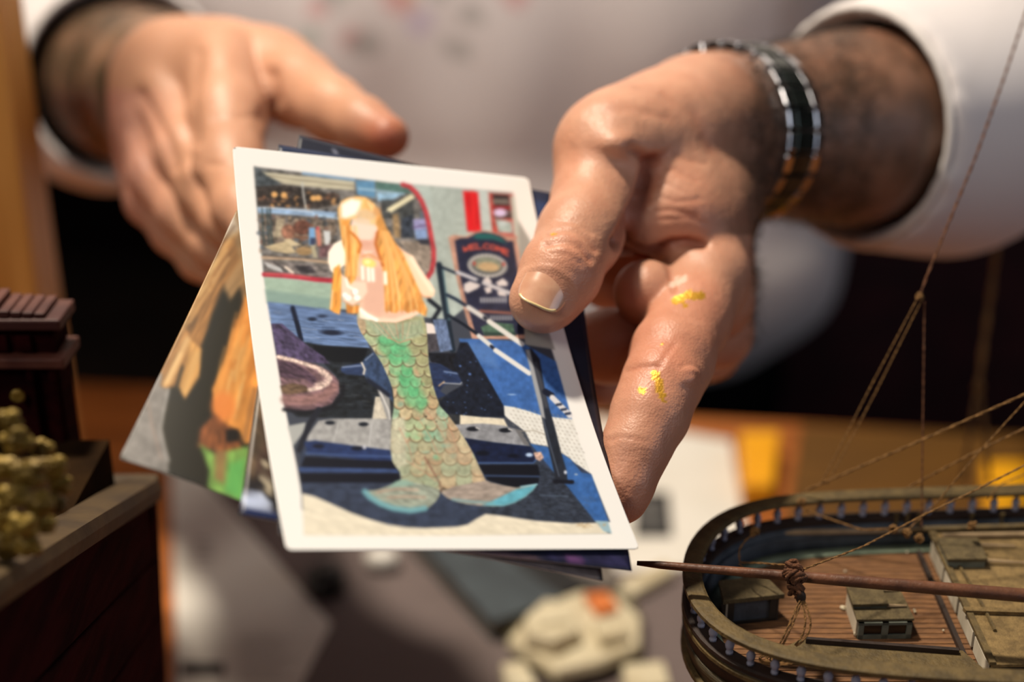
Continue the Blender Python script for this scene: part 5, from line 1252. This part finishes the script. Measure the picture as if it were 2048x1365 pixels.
def smooth_line(p, it):
    for _ in range(it):
        q = p.copy(); q[1:-1] = (p[:-2] + 2 * p[1:-1] + p[2:]) / 4; p = q
    return p
RL = smooth_line(resample(outl, 260), 10); RL = resample(RL, 260)
def off(line, d):
    t = np.gradient(line, axis=0); t /= np.linalg.norm(t, axis=1, keepdims=True); n = np.stack([-t[:, 1], t[:, 0]], 1)   # left normal
    return line + n * d
# direction runs far side right->left, round the stern, then right again: left normal points inside
c_in = RL.mean(0); mid = RL[130]
SGN_IN = 1 if ((off(RL, .01)[130] - c_in) ** 2).sum() < ((RL[130] - c_in) ** 2).sum() else -1
SHIP_C = np.array([.25, float(RL[:, 1].mean()), T])
ship = empty('model_ship', SHIP_C, 'weathered wooden model sailing ship, stern with balustrade towards us at lower right', 'model ship')
def ribbon(lineA, za, lineB, zb, name, m, parent, thick=.0012, closed=False, smooth=True, **kw):
    """a strip between two plan lines, given some thickness"""
    n = len(lineA); V = []
    for i in range(n): V.append((*lineA[i], za[i] if hasattr(za, '__len__') else za)); V.append((*lineB[i], zb[i] if hasattr(zb, '__len__') else zb))
    F = [(2 * i, 2 * i + 1, 2 * i + 3, 2 * i + 2) for i in range(n - 1)]
    o = mesh(name, V, F, m, parent, smooth)
    s = o.modifiers.new('t', 'SOLIDIFY'); s.thickness = thick; s.offset = 0
    return o
I = lambda d: off(RL, d * SGN_IN)
def sweep(line, z, w_, h_, name, m, parent):
    """a moulding of rounded section along a plan line"""
    t = np.gradient(line, axis=0); t /= np.linalg.norm(t, axis=1, keepdims=True); n = np.stack([-t[:, 1], t[:, 0]], 1)
    sec = [(-.5, -.3), (-.35, -.5), (.35, -.5), (.5, -.3), (.5, .3), (.35, .5), (-.35, .5), (-.5, .3)]
    V = []; F = []; k = len(sec); N = len(line)
    for i in range(N):
        for a, b in sec: V.append((line[i, 0] + n[i, 0] * a * w_, line[i, 1] + n[i, 1] * a * w_, (z[i] if hasattr(z, '__len__') else z) + b * h_))
    for i in range(N - 1):
        for j in range(k): F.append((i * k + j, i * k + (j + 1) % k, (i + 1) * k + (j + 1) % k, (i + 1) * k + j))
    F += [tuple(range(k)), tuple((N - 1) * k + j for j in range(k))[::-1]]
    o = mesh(name, V, F, m, parent); bm = bmesh.new(); bm.from_mesh(o.data); bmesh.ops.recalc_face_normals(bm, faces=bm.faces); bm.to_mesh(o.data); bm.free()
    return o
wid = .0052
sweep(I(.0), ZR - .0008, wid, .0018, 'rail', M_rail, ship)
# balusters between rail and bulwark
seg = np.r_[0, np.cumsum(np.linalg.norm(np.diff(RL, axis=0), axis=1))]; nb = int(seg[-1] / .0066)
bal = None
for k in range(nb):
    s_ = (k + .5) / nb * seg[-1]; x = np.interp(s_, seg, RL[:, 0]); y = np.interp(s_, seg, RL[:, 1])
    if bal is None:
        b0 = np.array([x, y, ZR - .0075])
        bal = MB().lathe(b0, (0, 0, 1), [(0, .0010), (.0007, .0010), (.0009, .0006), (.0018, .0011), (.0030, .00125), (.0040, .0007), (.0046, .0006), (.0049, .0010), (.0058, .0010)], 8).build('baluster', M_balu, ship, smooth=True)
    else: dup(bal, ship, (x - b0[0], y - b0[1], 0))
sweep(I(.0), ZR - .0084, .0046, .0018, 'lower_rail', M_dark, ship)
# bulwark: outside and inside
ribbon(I(.0016), ZR - .009, I(.0036), ZD, 'bulwark', M_gunw, ship, .0008)
sweep(I(.0030), ZR - .0118, .0016, .0012, 'bulwark_batten', M_gunw, ship)
# hull planks
prof = [(-.0012, ZR - .009), (-.0016, ZR - .015), (-.0004, ZR - .022), (.002, ZR - .030), (.0055, ZR - .040), (.0105, ZR - .052), (.017, ZR - .066), (.024, ZR - .082), (.030, ZR - .098)]
for i in range(len(prof) - 1):
    ribbon(I(prof[i][0]), prof[i][1] - .00015, I(prof[i + 1][0] + .0003), prof[i + 1][1] + .00025, 'hull_plank', M_hull if i else M_dark, ship, .0009)
sweep(I(-.0016), ZR - .0106, .0016, .0016, 'hull_moulding', M_rail, ship); sweep(I(-.0012), ZR - .0225, .0018, .0018, 'hull_moulding', M_rail, ship)
fl_ = I(.030); mb = MB(); n = len(fl_)
mb.add([(*p, ZR - .0975) for p in fl_] + [(*p, ZR - .1) for p in fl_], [tuple(range(n)), tuple(range(2 * n - 1, n - 1, -1))] + [(i, i + n, i + 1 + n, i + 1) for i in range(n - 1)]).build('hull_bottom', M_hull, ship)
yc = float((RL[0, 1] + RL[-1, 1]) / 2); x0k = RL[:, 0].min() + .035
MB().bbox(x0k, .50, yc - .003, yc + .003, ZR - .112, ZR - .099).build('keel', M_dark, ship)
for x in (x0k + .05, .42): MB().bbox(x - .006, x + .006, yc - .035, yc + .035, T, ZR - .1125).build('cradle', M_dark, ship, bevel=.001)
# waterway and deck
ribbon(I(.0036), ZD + .0002, I(.0078), ZD + .0004, 'waterway', M_water, ship, .0006)
dk = I(.0076); ymin, ymax = dk[:, 1].min(), dk[:, 1].max()
pts = np.array(dk)
def span(y):
    """left end of the deck at this y"""
    xs = [pts[i, 0] + (y - pts[i, 1]) * (pts[i + 1, 0] - pts[i, 0]) / (pts[i + 1, 1] - pts[i, 1] + 1e-12) for i in range(len(pts) - 1) if (pts[i, 1] - y) * (pts[i + 1, 1] - y) <= 0]
    return (min(xs), max(xs)) if xs else None
XE = .49
mb = MB(); n = len(dk); mb.add([(*p, ZD - .0022) for p in dk] + [(*p, ZD - .0012) for p in dk], [tuple(range(n - 1, -1, -1)), tuple(range(n, 2 * n))]).build('deck_seams', M_caulk, ship)
pw = .00235; y = ymin + .0004; i = 0
while y < ymax - .0006:
    y1 = min(y + pw * .86, ymax); a, b = span(y + 1e-5), span(y1 - 1e-5)
    if a is not None and b is not None:
        MB().hexa([(a[0], y, ZD - .0012), (a[1], y, ZD - .0012), (b[1], y1, ZD - .0012), (b[0], y1, ZD - .0012)], [(a[0], y, ZD), (a[1], y, ZD), (b[1], y1, ZD), (b[0], y1, ZD)]).build('deck_plank', M_deck, ship)
    y += pw; i += 1

def cabin_box(px, z0, z1, name, m, parent, f=1.0):
    q = [PZ(x, y, z1) for x, y in px]; c = sum(q) / 4; q = [c + (p - c) * f for p in q]
    return MB().hexa([np.array([p[0], p[1], z0]) for p in q[::-1]], [np.array([p[0], p[1], z1]) for p in q[::-1]]).build(name, m, parent)
# long covering board towards us
q = [PZ(x, y, ZD + .0022) for x, y in [(1600, 1280), (1925, 1302), (1975, 1345), (1540, 1310)]]
MB().hexa([p - [0, 0, .0022] for p in q[::-1]], q[::-1]).build('covering_board', M_rail, ship)
q = [PZ(x, y, ZD + .0036) for x, y in [(1612, 1274), (1917, 1296), (1919, 1302), (1612, 1279)]]
MB().hexa([p - [0, 0, .0036] for p in q[::-1]], q[::-1]).build('deck_coaming', M_dark, ship)

# stern shelter (left) --------------------------------------------------
zt = ZD + .0088
def at_z(p, z): return np.array([p[0], p[1], z])
R4 = [PZ(x, y, zt) for x, y in [(1437, 1161), (1532, 1153), (1570, 1189), (1446, 1202)]]
cR = sum(R4) / 4
inner = [cR + (p - cR) * .86 for p in R4]
sh = MB().hexa([at_z(p, ZD) for p in inner[::-1]], [at_z(p, ZD + .0006) for p in inner[::-1]]).build('stern_shelter', M_cabd, ship)
MB().hexa([at_z(p, zt - .0014) for p in R4[::-1]], [at_z(p, zt) for p in R4[::-1]]).build('roof', M_roof, sh, bevel=.0002)
def wall(a, b, z0, z1, th, name, m, parent):
    """an upright board from a to b, its thickness going inward"""
    a, b = np.array(a), np.array(b); d = b - a; d[2] = 0; d /= np.linalg.norm(d); n = np.array([-d[1], d[0], 0]) * th
    q = [a, b, b + n, a + n]
    return MB().hexa([at_z(p, z0) for p in q], [at_z(p, z1) for p in q]).build(name, m, parent)
TLs, TRs, BRs, BLs = inner
wall(TRs, TLs, ZD, zt - .0014, .0006, 'back_wall', M_cabd, sh); wall(TLs, BLs, ZD, zt - .0014, .0005, 'side_wall', M_cabw, sh); wall(BRs, TRs, ZD, zt - .0014, .0005, 'side_wall', M_cabd, sh)
fr_ = lambda t: BLs + (BRs - BLs) * t
wall(fr_(0), fr_(.16), ZD, zt - .0014, .0007, 'post', M_cabd, sh); wall(fr_(.84), fr_(1), ZD, zt - .0014, .0007, 'post', M_cabd, sh)
wall(fr_(.16) + [0, .0006, 0], fr_(.84) + [0, .0006, 0], ZD, zt - .0014, .0004, 'front_panel', M_gunw, sh)
wall(fr_(0), fr_(1), ZD, ZD + .0008, .0010, 'sill', M_cabd, sh)

# skylight in the middle of the deck -------------------------------------
zs = ZD + .0060
S4 = [PZ(x, y, zs) for x, y in [(1693, 1179), (1800, 1177), (1829, 1238), (1714, 1240)]]
cS = sum(S4) / 4; si = [cS + (p - cS) * .93 for p in S4]
sk = MB().hexa([at_z(p, ZD) for p in si[::-1]], [at_z(p, zs - .0008) for p in si[::-1]]).build('skylight', M_cabg, ship)
MB().hexa([at_z(p, zs - .0008) for p in S4[::-1]], [at_z(p, zs) for p in S4[::-1]]).build('roof', M_roof, sk, bevel=.00015)
def lerp4(q, u0, u1, v0, v1):
    f = lambda u, v: q[0] * (1 - u) * (1 - v) + q[1] * u * (1 - v) + q[2] * u * v + q[3] * (1 - u) * v
    return [f(u0, v0), f(u1, v0), f(u1, v1), f(u0, v1)]
h4 = lerp4(S4, -.02, .62, -.02, .68)
MB().hexa([at_z(p, zs + .0008) for p in h4[::-1]], [at_z(p, zs + .0017) for p in h4[::-1]]).build('sliding_hatch', M_roof, sk, bevel=.00015)
h5 = lerp4(S4, .0, .60, .02, .64); MB().hexa([at_z(p, zs) for p in h5[::-1]], [at_z(p, zs + .0008) for p in h5[::-1]]).build('hatch_coaming', M_cabg, sk)
for v in (.10, .63): MB().tube([lerp4(S4, .60, .98, v, v)[0] + [0, 0, .0006], lerp4(S4, .60, .95, v, v + .06)[1] + [0, 0, .0004]], [.0005, .0003], 6).build('slide_rail', M_lspar, sk)
a, b = si[3], si[2]; ff = lambda t: a + (b - a) * t + np.array([0, -.0004, 0])
for u0, u1 in ((.10, .44), (.56, .90)): wall(ff(u1), ff(u0), ZD + .0013, zs - .0016, .0003, 'window', M_glass, sk)
for u0, u1, z0, z1 in ((0, .10, ZD, zs - .0008), (.44, .56, ZD, zs - .0008), (.90, 1, ZD, zs - .0008), (0, 1, ZD, ZD + .0013), (0, 1, zs - .0016, zs - .0008)): wall(ff(u1), ff(u0), z0, z1, .0007, 'frame', M_cabg, sk)
wall(si[0] + [-.0004, 0, 0], si[3] + [-.0004, 0, 0], ZD, zs - .0008, .0005, 'side_panel', M_cabw, sk)
b4 = [cS + (p - cS) * 1.04 for p in si]; MB().hexa([at_z(p, ZD) for p in b4[::-1]], [at_z(p, ZD + .0007) for p in b4[::-1]]).build('base_frame', M_rail, sk)

# deckhouse (right) --------------------------------------------------------
zh = ZD + .0072
H4 = [PZ(x, y, zh) for x, y in [(1862, 1067), (2560, 1052), (2700, 1322), (1983, 1330)]]
cH = sum(H4) / 4; hi = [p + (cH - p) * .012 for p in H4]
dh = MB().hexa([at_z(p, ZD) for p in hi[::-1]], [at_z(p, zh - .001) for p in hi[::-1]]).build('deckhouse', M_cabd, ship)
MB().hexa([at_z(p, zh - .001) for p in H4[::-1]], [at_z(p, zh) for p in H4[::-1]]).build('roof', M_troof, dh, bevel=.0002)
e4 = lerp4(H4, -.006, .012, 0, 1); MB().hexa([at_z(p, zh - .0002) for p in e4[::-1]], [at_z(p, zh + .0007) for p in e4[::-1]]).build('roof_edge', M_rail, dh)
for v0, v1 in ((.03, .25), (.28, .50), (.53, .75), (.78, .97)):
    A_ = hi[0] + (hi[3] - hi[0]) * v0 + [-.0008, 0, 0]; B_ = hi[0] + (hi[3] - hi[0]) * v1 + [-.0008, 0, 0]
    wall(A_, B_, ZD + .0010, zh - .0014, .0006, 'wall_panel', M_cabw, dh)
A_, B_ = hi[0] + [-.0042, 0, 0], hi[3] + [-.0042, 0, 0]; wall(A_, B_, ZD, ZD + .0016, .0013, 'side_coaming', M_dark, dh)
k4 = [PZ(x, y, zh + .0032) for x, y in [(1876, 1076), (1956, 1075), (1976, 1118), (1895, 1119)]]
MB().hexa([at_z(p, zh + .0022) for p in k4[::-1]], [at_z(p, zh + .0032) for p in k4[::-1]]).build('sliding_hatch', M_roof, dh, bevel=.0002)
kc = sum(k4) / 4; k5 = [kc + (p - kc) * .92 for p in k4]; MB().hexa([at_z(p, zh) for p in k5[::-1]], [at_z(p, zh + .0022) for p in k5[::-1]]).build('hatch_coaming', M_cabg, dh)
for p0, p1 in (((1950, 1090), (2030, 1093)), ((1972, 1122), (2060, 1127))): MB().tube([PZ(*p0, zh + .0012), PZ(*p1, zh + .0008)], [.0006, .0003], 6).build('slide_rail', M_lspar, dh)
MB().tube([PZ(1885, 1072, zh + .001), PZ(2300, 1066, zh + .001)], .0008, 8).build('grab_rail', M_lspar, dh)
for p0, p1 in (((1916, 1128), (1968, 1216)), ((1968, 1216), (1990, 1262))): MB().tube([PZ(*p0, zh + .0004), PZ(*p1, zh + .0004)], .0005, 6).build('roof_batten', M_rail, dh)
w4 = [PZ(x, y, zh + .0012) for x, y in [(1926, 1214), (2600, 1232), (2640, 1244), (1932, 1222)]]; MB().hexa([at_z(p, zh) for p in w4[::-1]], [at_z(p, zh + .0012) for p in w4[::-1]]).build('roof_step', M_troof, dh)

# masts, spars -------------------------------------------------------------
MXX = .215
mst = MB().tube([(MXX, yc, ZD), (MXX, yc, ZR + .25), (MXX - .004, yc, ZR + .52)], [.0048, .0042, .0025], 14).build('mizzen_mast', M_spar, ship, smooth=True)
MB().tube([(.40, yc, ZD), (.40, yc, ZR + .30), (.396, yc, ZR + .60)], [.0055, .005, .003], 14).build('main_mast', M_spar, ship, smooth=True)
tip = P(1274, 1127, .386); be = P(2060, 1193, .372); hd = np.array([MXX - .006, yc - .001, be[2] - .004])
boom = MB().tube([tip, tip + (be - tip) * .06, tip + (be - tip) * .5, be, hd], [.0006, .0010, .0015, .0018, .0020], 12).build('boom', M_spar, ship, smooth=True)
MB().tube([PZ(1440, 1071, ZD + .006), PZ(1560, 1066, ZD + .006), PZ(1845, 1060, ZD + .006)], [.0006, .0009, .0008], 8).build('spare_spar', M_lspar, ship, smooth=True)
MB().tube([PZ(1848, 1059, ZD + .008), PZ(2300, 1046, ZD + .008)], .0009, 8).build('pin_rail', M_rail, ship, smooth=True)
for x in (1790, 1812, 1835, 1940, 2000): MB().lathe(PZ(x, 1062, ZD + .0045), (0, 0, 1), [(0, .0004), (.003, .0006), (.0036, .0004), (.006, .0007)], 8).build('belaying_pin', M_rail, ship)

def sag(a, b, n=10, s=0.0):
    return [a + (b - a) * t + np.array([0, 0, -s * 4 * t * (1 - t)]) for t in np.linspace(0, 1, n)]
def rope(pts, r, m=M_rope, parent=ship, twist=True, n=6):
    r = r * .72
    """a laid rope: two strands wound round each other along the path"""
    P_ = smooth_line(resample3(np.array(pts), max(10, int(plen(pts) / (r * 3.2)))) if twist else np.array(pts), 1)
    if not twist: return MB().tube(list(P_), r, n).build('rope', m, parent, smooth=True)
    mb = MB(); t = np.gradient(P_, axis=0); t /= np.linalg.norm(t, axis=1, keepdims=True)
    a = np.array([0.1, .2, 1.0]); u = np.cross(t, a); u /= np.linalg.norm(u, axis=1, keepdims=True); v = np.cross(t, u); ph = np.arange(len(P_)) * 1.05
    for s_ in (0, math.pi): mb.tube(list(P_ + (np.cos(ph + s_)[:, None] * u + np.sin(ph + s_)[:, None] * v) * r * .45), r * .62, 5)
    return mb.build('rope', m, parent, smooth=True)
def plen(p): p = np.array(p); return float(np.linalg.norm(np.diff(p, axis=0), axis=1).sum())
def resample3(p, n):
    s_ = np.r_[0, np.cumsum(np.linalg.norm(np.diff(p, axis=0), axis=1))]; t = np.linspace(0, s_[-1], n)
    return np.stack([np.interp(t, s_, p[:, i]) for i in range(3)], 1)
def px3(*a): return [P(*a[i:i + 3]) for i in range(0, len(a), 3)]
kn = P(1840, 594, .425)
rope(px3(1840, 594, .425, 1850, 562, .425, 1900, 440, .43, 1950, 318, .437, 2010, 150, .45, 2060, 0, .46, 2300, -560, .50), .00062, M_drope)
rope(px3(1835, 597, .424, 1738, 780, .427, 1640, 972, .43), .00030); rope(px3(1844, 600, .425, 1750, 788, .428, 1654, 970, .431), .00030)
rope(px3(1849, 603, .425, 1846, 830, .424, 1843, 1056, .423), .00036, M_drope)
rope(px3(1610, 982, .432, 1836, 884, .42, 2048, 790, .41, 2480, 596, .405), .00058); rope(px3(1816, 975, .428, 1950, 905, .42, 2048, 858, .415, 2480, 650, .405), .00050)
rope(px3(1812, 1064, .420, 1879, 1000, .418, 1951, 912, .414, 2048, 806, .41, 2470, 330, .405), .00034)
rope(px3(1608, 1139, .383, 1724, 1095, .395, 1792, 1060, .402, 1843, 1033, .404, 1943, 985, .406, 2048, 932, .408, 2470, 700, .405), .00042)
rope(px3(1612, 1022, .430, 1724, 1061, .420, 1790, 1058, .416), .00042)
rope(px3(1515, 1064, .416, 1492, 1080, .413, 1478, 1100, .411, 1479, 1126, .407, 1520, 1127, .402, 1575, 1131, .392), .00040)
rope(px3(1478, 1128, .408, 1500, 1150, .400, 1560, 1150, .39, 1590, 1160, .385), .00032)
rope(px3(2046, -40, .62, 2030, 200, .61, 2007, 392, .60, 1982, 587, .59, 1961, 741, .58, 1957, 775, .58), .0019, M_rope)
rope(px3(1954, 780, .58, 1935, 900, .57, 1925, 965, .56), .0013, M_rope); rope(px3(1960, 780, .58, 1975, 900, .57, 1980, 965, .56), .0013, M_rope)
rope(px3(1960, -60, .60, 2020, 20, .60, 2048, 60, .60, 2120, 160, .6), .0012, M_drope)
rope(px3(1975, 1000, .43, 2000, 970, .43, 2048, 950, .43, 2200, 880, .42), .00030)
def knot(c, r, m, seed=1, n=5, name='knot'):
    r = r * .8; mb = MB(); rnd = random.Random(seed)
    for i in range(n):
        ax = np.array([rnd.uniform(-1, 1), rnd.uniform(-1, 1), rnd.uniform(-.6, .6)]); ax /= np.linalg.norm(ax)
        u = np.cross(ax, [0, 0, 1]); u /= np.linalg.norm(u) + 1e-9; v = np.cross(ax, u); o_ = np.array([rnd.uniform(-1, 1) for _ in range(3)]) * r * .4
        mb.tube([c + o_ + r * (math.cos(t) * u + math.sin(t) * v) * rnd.uniform(.7, 1.1) for t in np.linspace(0, 2 * math.pi, 11)], r * .33, 5, cap=False)
    return mb.build(name, m, ship, smooth=True)
knot(kn, .0011, M_rope, 2, 6); knot(P(1957, 772, .58), .0022, M_rope, 3, 6)
for x, y, d in ((1786, 1058, .416), (1814, 1066, .418), (1838, 1078, .418), (1510, 1064, .416), (1945, 1052, .42), (1604, 1005, .43)): knot(P(x, y, d), .0013, M_rope, int(x), 5)
for x, y, d, r in ((1588, 1138, .378, .0022), (1596, 1160, .377, .0024), (1592, 1180, .377, .0020), (1580, 1150, .376, .0018)): knot(P(x, y, d), r, M_drope, int(x + y), 7, 'lashing')
MB().ball(P(1602, 1196, .376),     .0013, .0010, .0020, 12, 8).build('pulley_block', M_dark, ship, smooth=True)
def pz(*a): return [P(*a[i:i + 3]) for i in range(0, len(a), 3)]
rope(px3(1600, 1200, .3755, 1585, 1235, .374, 1570, 1268, .373, 1560, 1288, .374), .00042); rope(px3(1604, 1202, .3755, 1590, 1238, .374, 1577, 1268, .373, 1566, 1290, .374), .00042)
rope(px3(1604, 1202, .3755, 1612, 1240, .374, 1607, 1270, .374, 1590, 1292, .3745), .00042); rope(px3(1608, 1202, .3755, 1622, 1240, .374, 1620, 1262, .374, 1606, 1284, .374, 1592, 1293, .3745), .00042)
for i in range(5):
    c = P(1545 + 12 * (i % 3), 1318 + 3 * i, .372); rope([c + np.array([.0035 * math.cos(t), .0022 * math.sin(t), .0003 * i]) for t in np.linspace(0, 5.6, 14)], .0004)
rnd = random.Random(4)
for x, y in ((1686, 1216), (1713, 1269), (1828, 1221), (1884, 1216), (1893, 1234), (1928, 1310), (1815, 1105), (1690, 1143), (1830, 1225), (1887, 1262), (1448, 1228)):
    big = (x, y) in ((1686, 1216), (1713, 1269), (1928, 1310))
    o = MB().ball(PZ(x, y, ZD + .0006), .0010 if big else .0004, .0008 if big else .0003, .0007 if big else .0003, 7, 5, .6, int(x)).build('paint_chip', M_scrap, ship)

# ------------------------------------------------------------------ carved dark red model ship at the left
M_red = mat('oxblood_wood', (46, 11, 14), (26, 6, 9), .9, 40, 4, bump=.3, stretch=(1, 1, 5), spec=.03)
M_redl = mat('worn_red_wood', (98, 56, 46), (64, 28, 26), .6, 60, bump=.4)
M_gilt = mat('dull_gilding', (150, 124, 52), (84, 66, 26), .42, 130, bump=1.5, bscale=260, metal=.4)
M_orail = mat('olive_rail', (78, 60, 32), (54, 40, 22), .65, 60, bump=.3)
GX = -.1115
pf = P(316, 968, .455); pn = P(0, 1160, .318)
zg0, zg1 = float(pn[2]), float(pf[2])
yg0, yg1 = float(pn[1]), float(pf[1])
gal = empty('model_galleon', (GX - .06, .36, T), 'dark red carved model galleon with gilded ornaments at the lower left corner', 'model ship')
def yz(t): return yg0 + (yg1 - yg0) * t, zg0 + (zg1 - zg0) * t
ya, za = yz(-.25); yb, zb = yz(1.0)
zq = lambda y: zg0 + (zg1 - zg0) * (y - yg0) / (yg1 - yg0)
npk = 7
for i in range(npk):         # side planks, leaning in a little towards the keel
    f0, f1 = i / npk, (i + 1) / npk
    def edge(y, f, o=0): z = zq(y) - .006 - (zq(y) - .006 - T - .012) * f; return np.array([GX - .012 * f ** 2 + o, y, z])
    MB().hexa([edge(ya, f1 - .006, -.004), edge(yb, f1 - .006, -.004), edge(yb, f1 - .006), edge(ya, f1 - .006)][::1], [edge(ya, f0, -.004), edge(yb, f0, -.004), edge(yb, f0), edge(ya, f0)]).build('side_plank', M_red, gal, bevel=.0006)
xb = GX - .14
MB().hexa([(xb, ya, T + .012), (GX - .016, ya, T + .012), (GX - .016, yb - .0005, T + .012), (xb, yb - .0005, T + .012)], [(xb, ya, za - .02), (GX - .006, ya, za - .02), (GX - .006, yb - .0005, zb - .02), (xb, yb - .0005, zb - .02)]).build('hull_core', M_red, gal)
MB().bbox(xb + .03, GX - .05, ya + .03, yb - .03, T, T + .0125).build('display_base', M_red, gal, bevel=.001)
sweep_l = [np.array([GX, *yz(t)]) for t in np.linspace(-.25, 1.02, 12)]
mb = MB()
sec = [(-.010, -.006), (.002, -.006), (.0028, -.002), (.002, .0012), (-.001, .0018), (-.008, .0018), (-.010, 0)]
V_ = [p + np.array([sx, 0, sz]) for p in sweep_l for sx, sz in sec]; k_ = len(sec)
mb.add(V_, [(i * k_ + j, (i + 1) * k_ + j, (i + 1) * k_ + (j + 1) % k_, i * k_ + (j + 1) % k_) for i in range(len(sweep_l) - 1) for j in range(k_)] + [tuple(range(k_)), tuple((len(sweep_l) - 1) * k_ + j for j in range(k_))[::-1]])
mb.build('cap_rail', M_orail, gal)
# transom corner post and stern rail returning to the left
MB().hexa([(GX - .012, yb - .004, T + .012), (GX - .007, yb - .004, T + .012), (GX - .007, yb + .002, T + .012), (GX - .012, yb + .002, T + .012)], [(GX - .004, yb - .004, zb - .005), (GX + .001, yb - .004, zb - .005), (GX + .001, yb + .002, zb - .005), (GX - .004, yb + .002, zb - .005)]).build('corner_post', M_red, gal)
MB().bbox(xb, GX + .002, yb - .006, yb + .004, zb - .004, zb + .0015).build('stern_rail', M_orail, gal, bevel=.0008)
# stern castle, standing inboard
cp = P(108, 632, .425); cz = float(cp[2]); cxr = float(cp[0]); cyf = float(cp[1])
zfl = float(P(140, 960, .425)[2])
cas = MB().bbox(cxr - .12, cxr - .001, cyf + .001, cyf + .012, zb - .02, cz - .004).build('sterncastle', M_red, gal)
zl = float(P(60, 735, .425)[2])
MB().bbox(cxr - .12, cxr + .002, cyf - .003, cyf + .014, zl - .0022, zl + .0012).build('ledge', M_redl, cas, bevel=.0006)
MB().bbox(cxr - .12, cxr + .002, cyf - .002, cyf + .014, cz - .004, cz - .0005).build('cornice', M_redl, cas, bevel=.0006)
for i in range(13):          # slatted top, stepping up to the left
    x1 = cxr - .0025 - i * .0034; MB().bbox(x1 - .0030, x1, cyf - .001, cyf + .013, cz - .0005, cz + .0012 + i * .00055 * (1 if i > 3 else .4)).build('slat', M_redl, cas, bevel=.0004)
for x in (cxr - .0015, cxr - .008, cxr - .030, cxr - .052): MB().bbox(x - .0022, x, cyf - .0015, cyf + .002, zb - .02, zl - .002).build('pilaster', M_red, cas, bevel=.0005)
for i in range(9): MB().bbox(cxr - .012 - i * .007, cxr - .0075 - i * .007, cyf - .0006, cyf + .002, zl + .0022, cz - .0062).build('panel', M_red, cas, bevel=.0005)
MB().lathe((cxr - .013, cyf - .002, zl - .011), (0, -1, 0), [(0, .0022), (.001, .0022), (.0015, .0014)], 12).build('boss', M_gilt, cas)
# gilded carvings heaped along the inside of the rail
rg_ = random.Random(12)
for i, (x, y, r) in enumerate([(30, 880, 30), (85, 900, 24), (8, 935, 28), (55, 945, 34), (102, 938, 26), (122, 968, 22), (28, 990, 30), (78, 1005, 28), (112, 1010, 22), (2, 1030, 30), (45, 1050, 28), (88, 1050, 22), (12, 1090, 32), (56, 1092, 22), (18, 840, 22), (112, 930, 20)]):
    d = .322 + .006 * math.sin(i * 1.7); c = P(x, y, d); rr = pr(r, d)
    mb = MB(); a0 = rg_.uniform(0, 3.1)
    for k in range(5):           # leafy lobes round a boss
        a = a0 + k * 1.5; q = .55 if k else 0
        o_ = np.array([math.cos(a) * q, -.12 * (k == 0), math.sin(a) * q]) * rr
        mb.ball(c + o_, rr * rg_.uniform(.55, .95), rr * .5, rr * rg_.uniform(.4, .7), 12, 8, .22, i * 9 + k)
    mb.build('gilded_carving', M_gilt, gal, smooth=True)
dz0 = float(P(60, 1120, .37)[2])
MB().bbox(xb, GX - .009, ya, cyf, dz0 - .03, dz0 - .006).build('galleon_deck', mat('galleon_deck', (44, 30, 16), (30, 20, 12), .95, 60, spec=.03), gal)
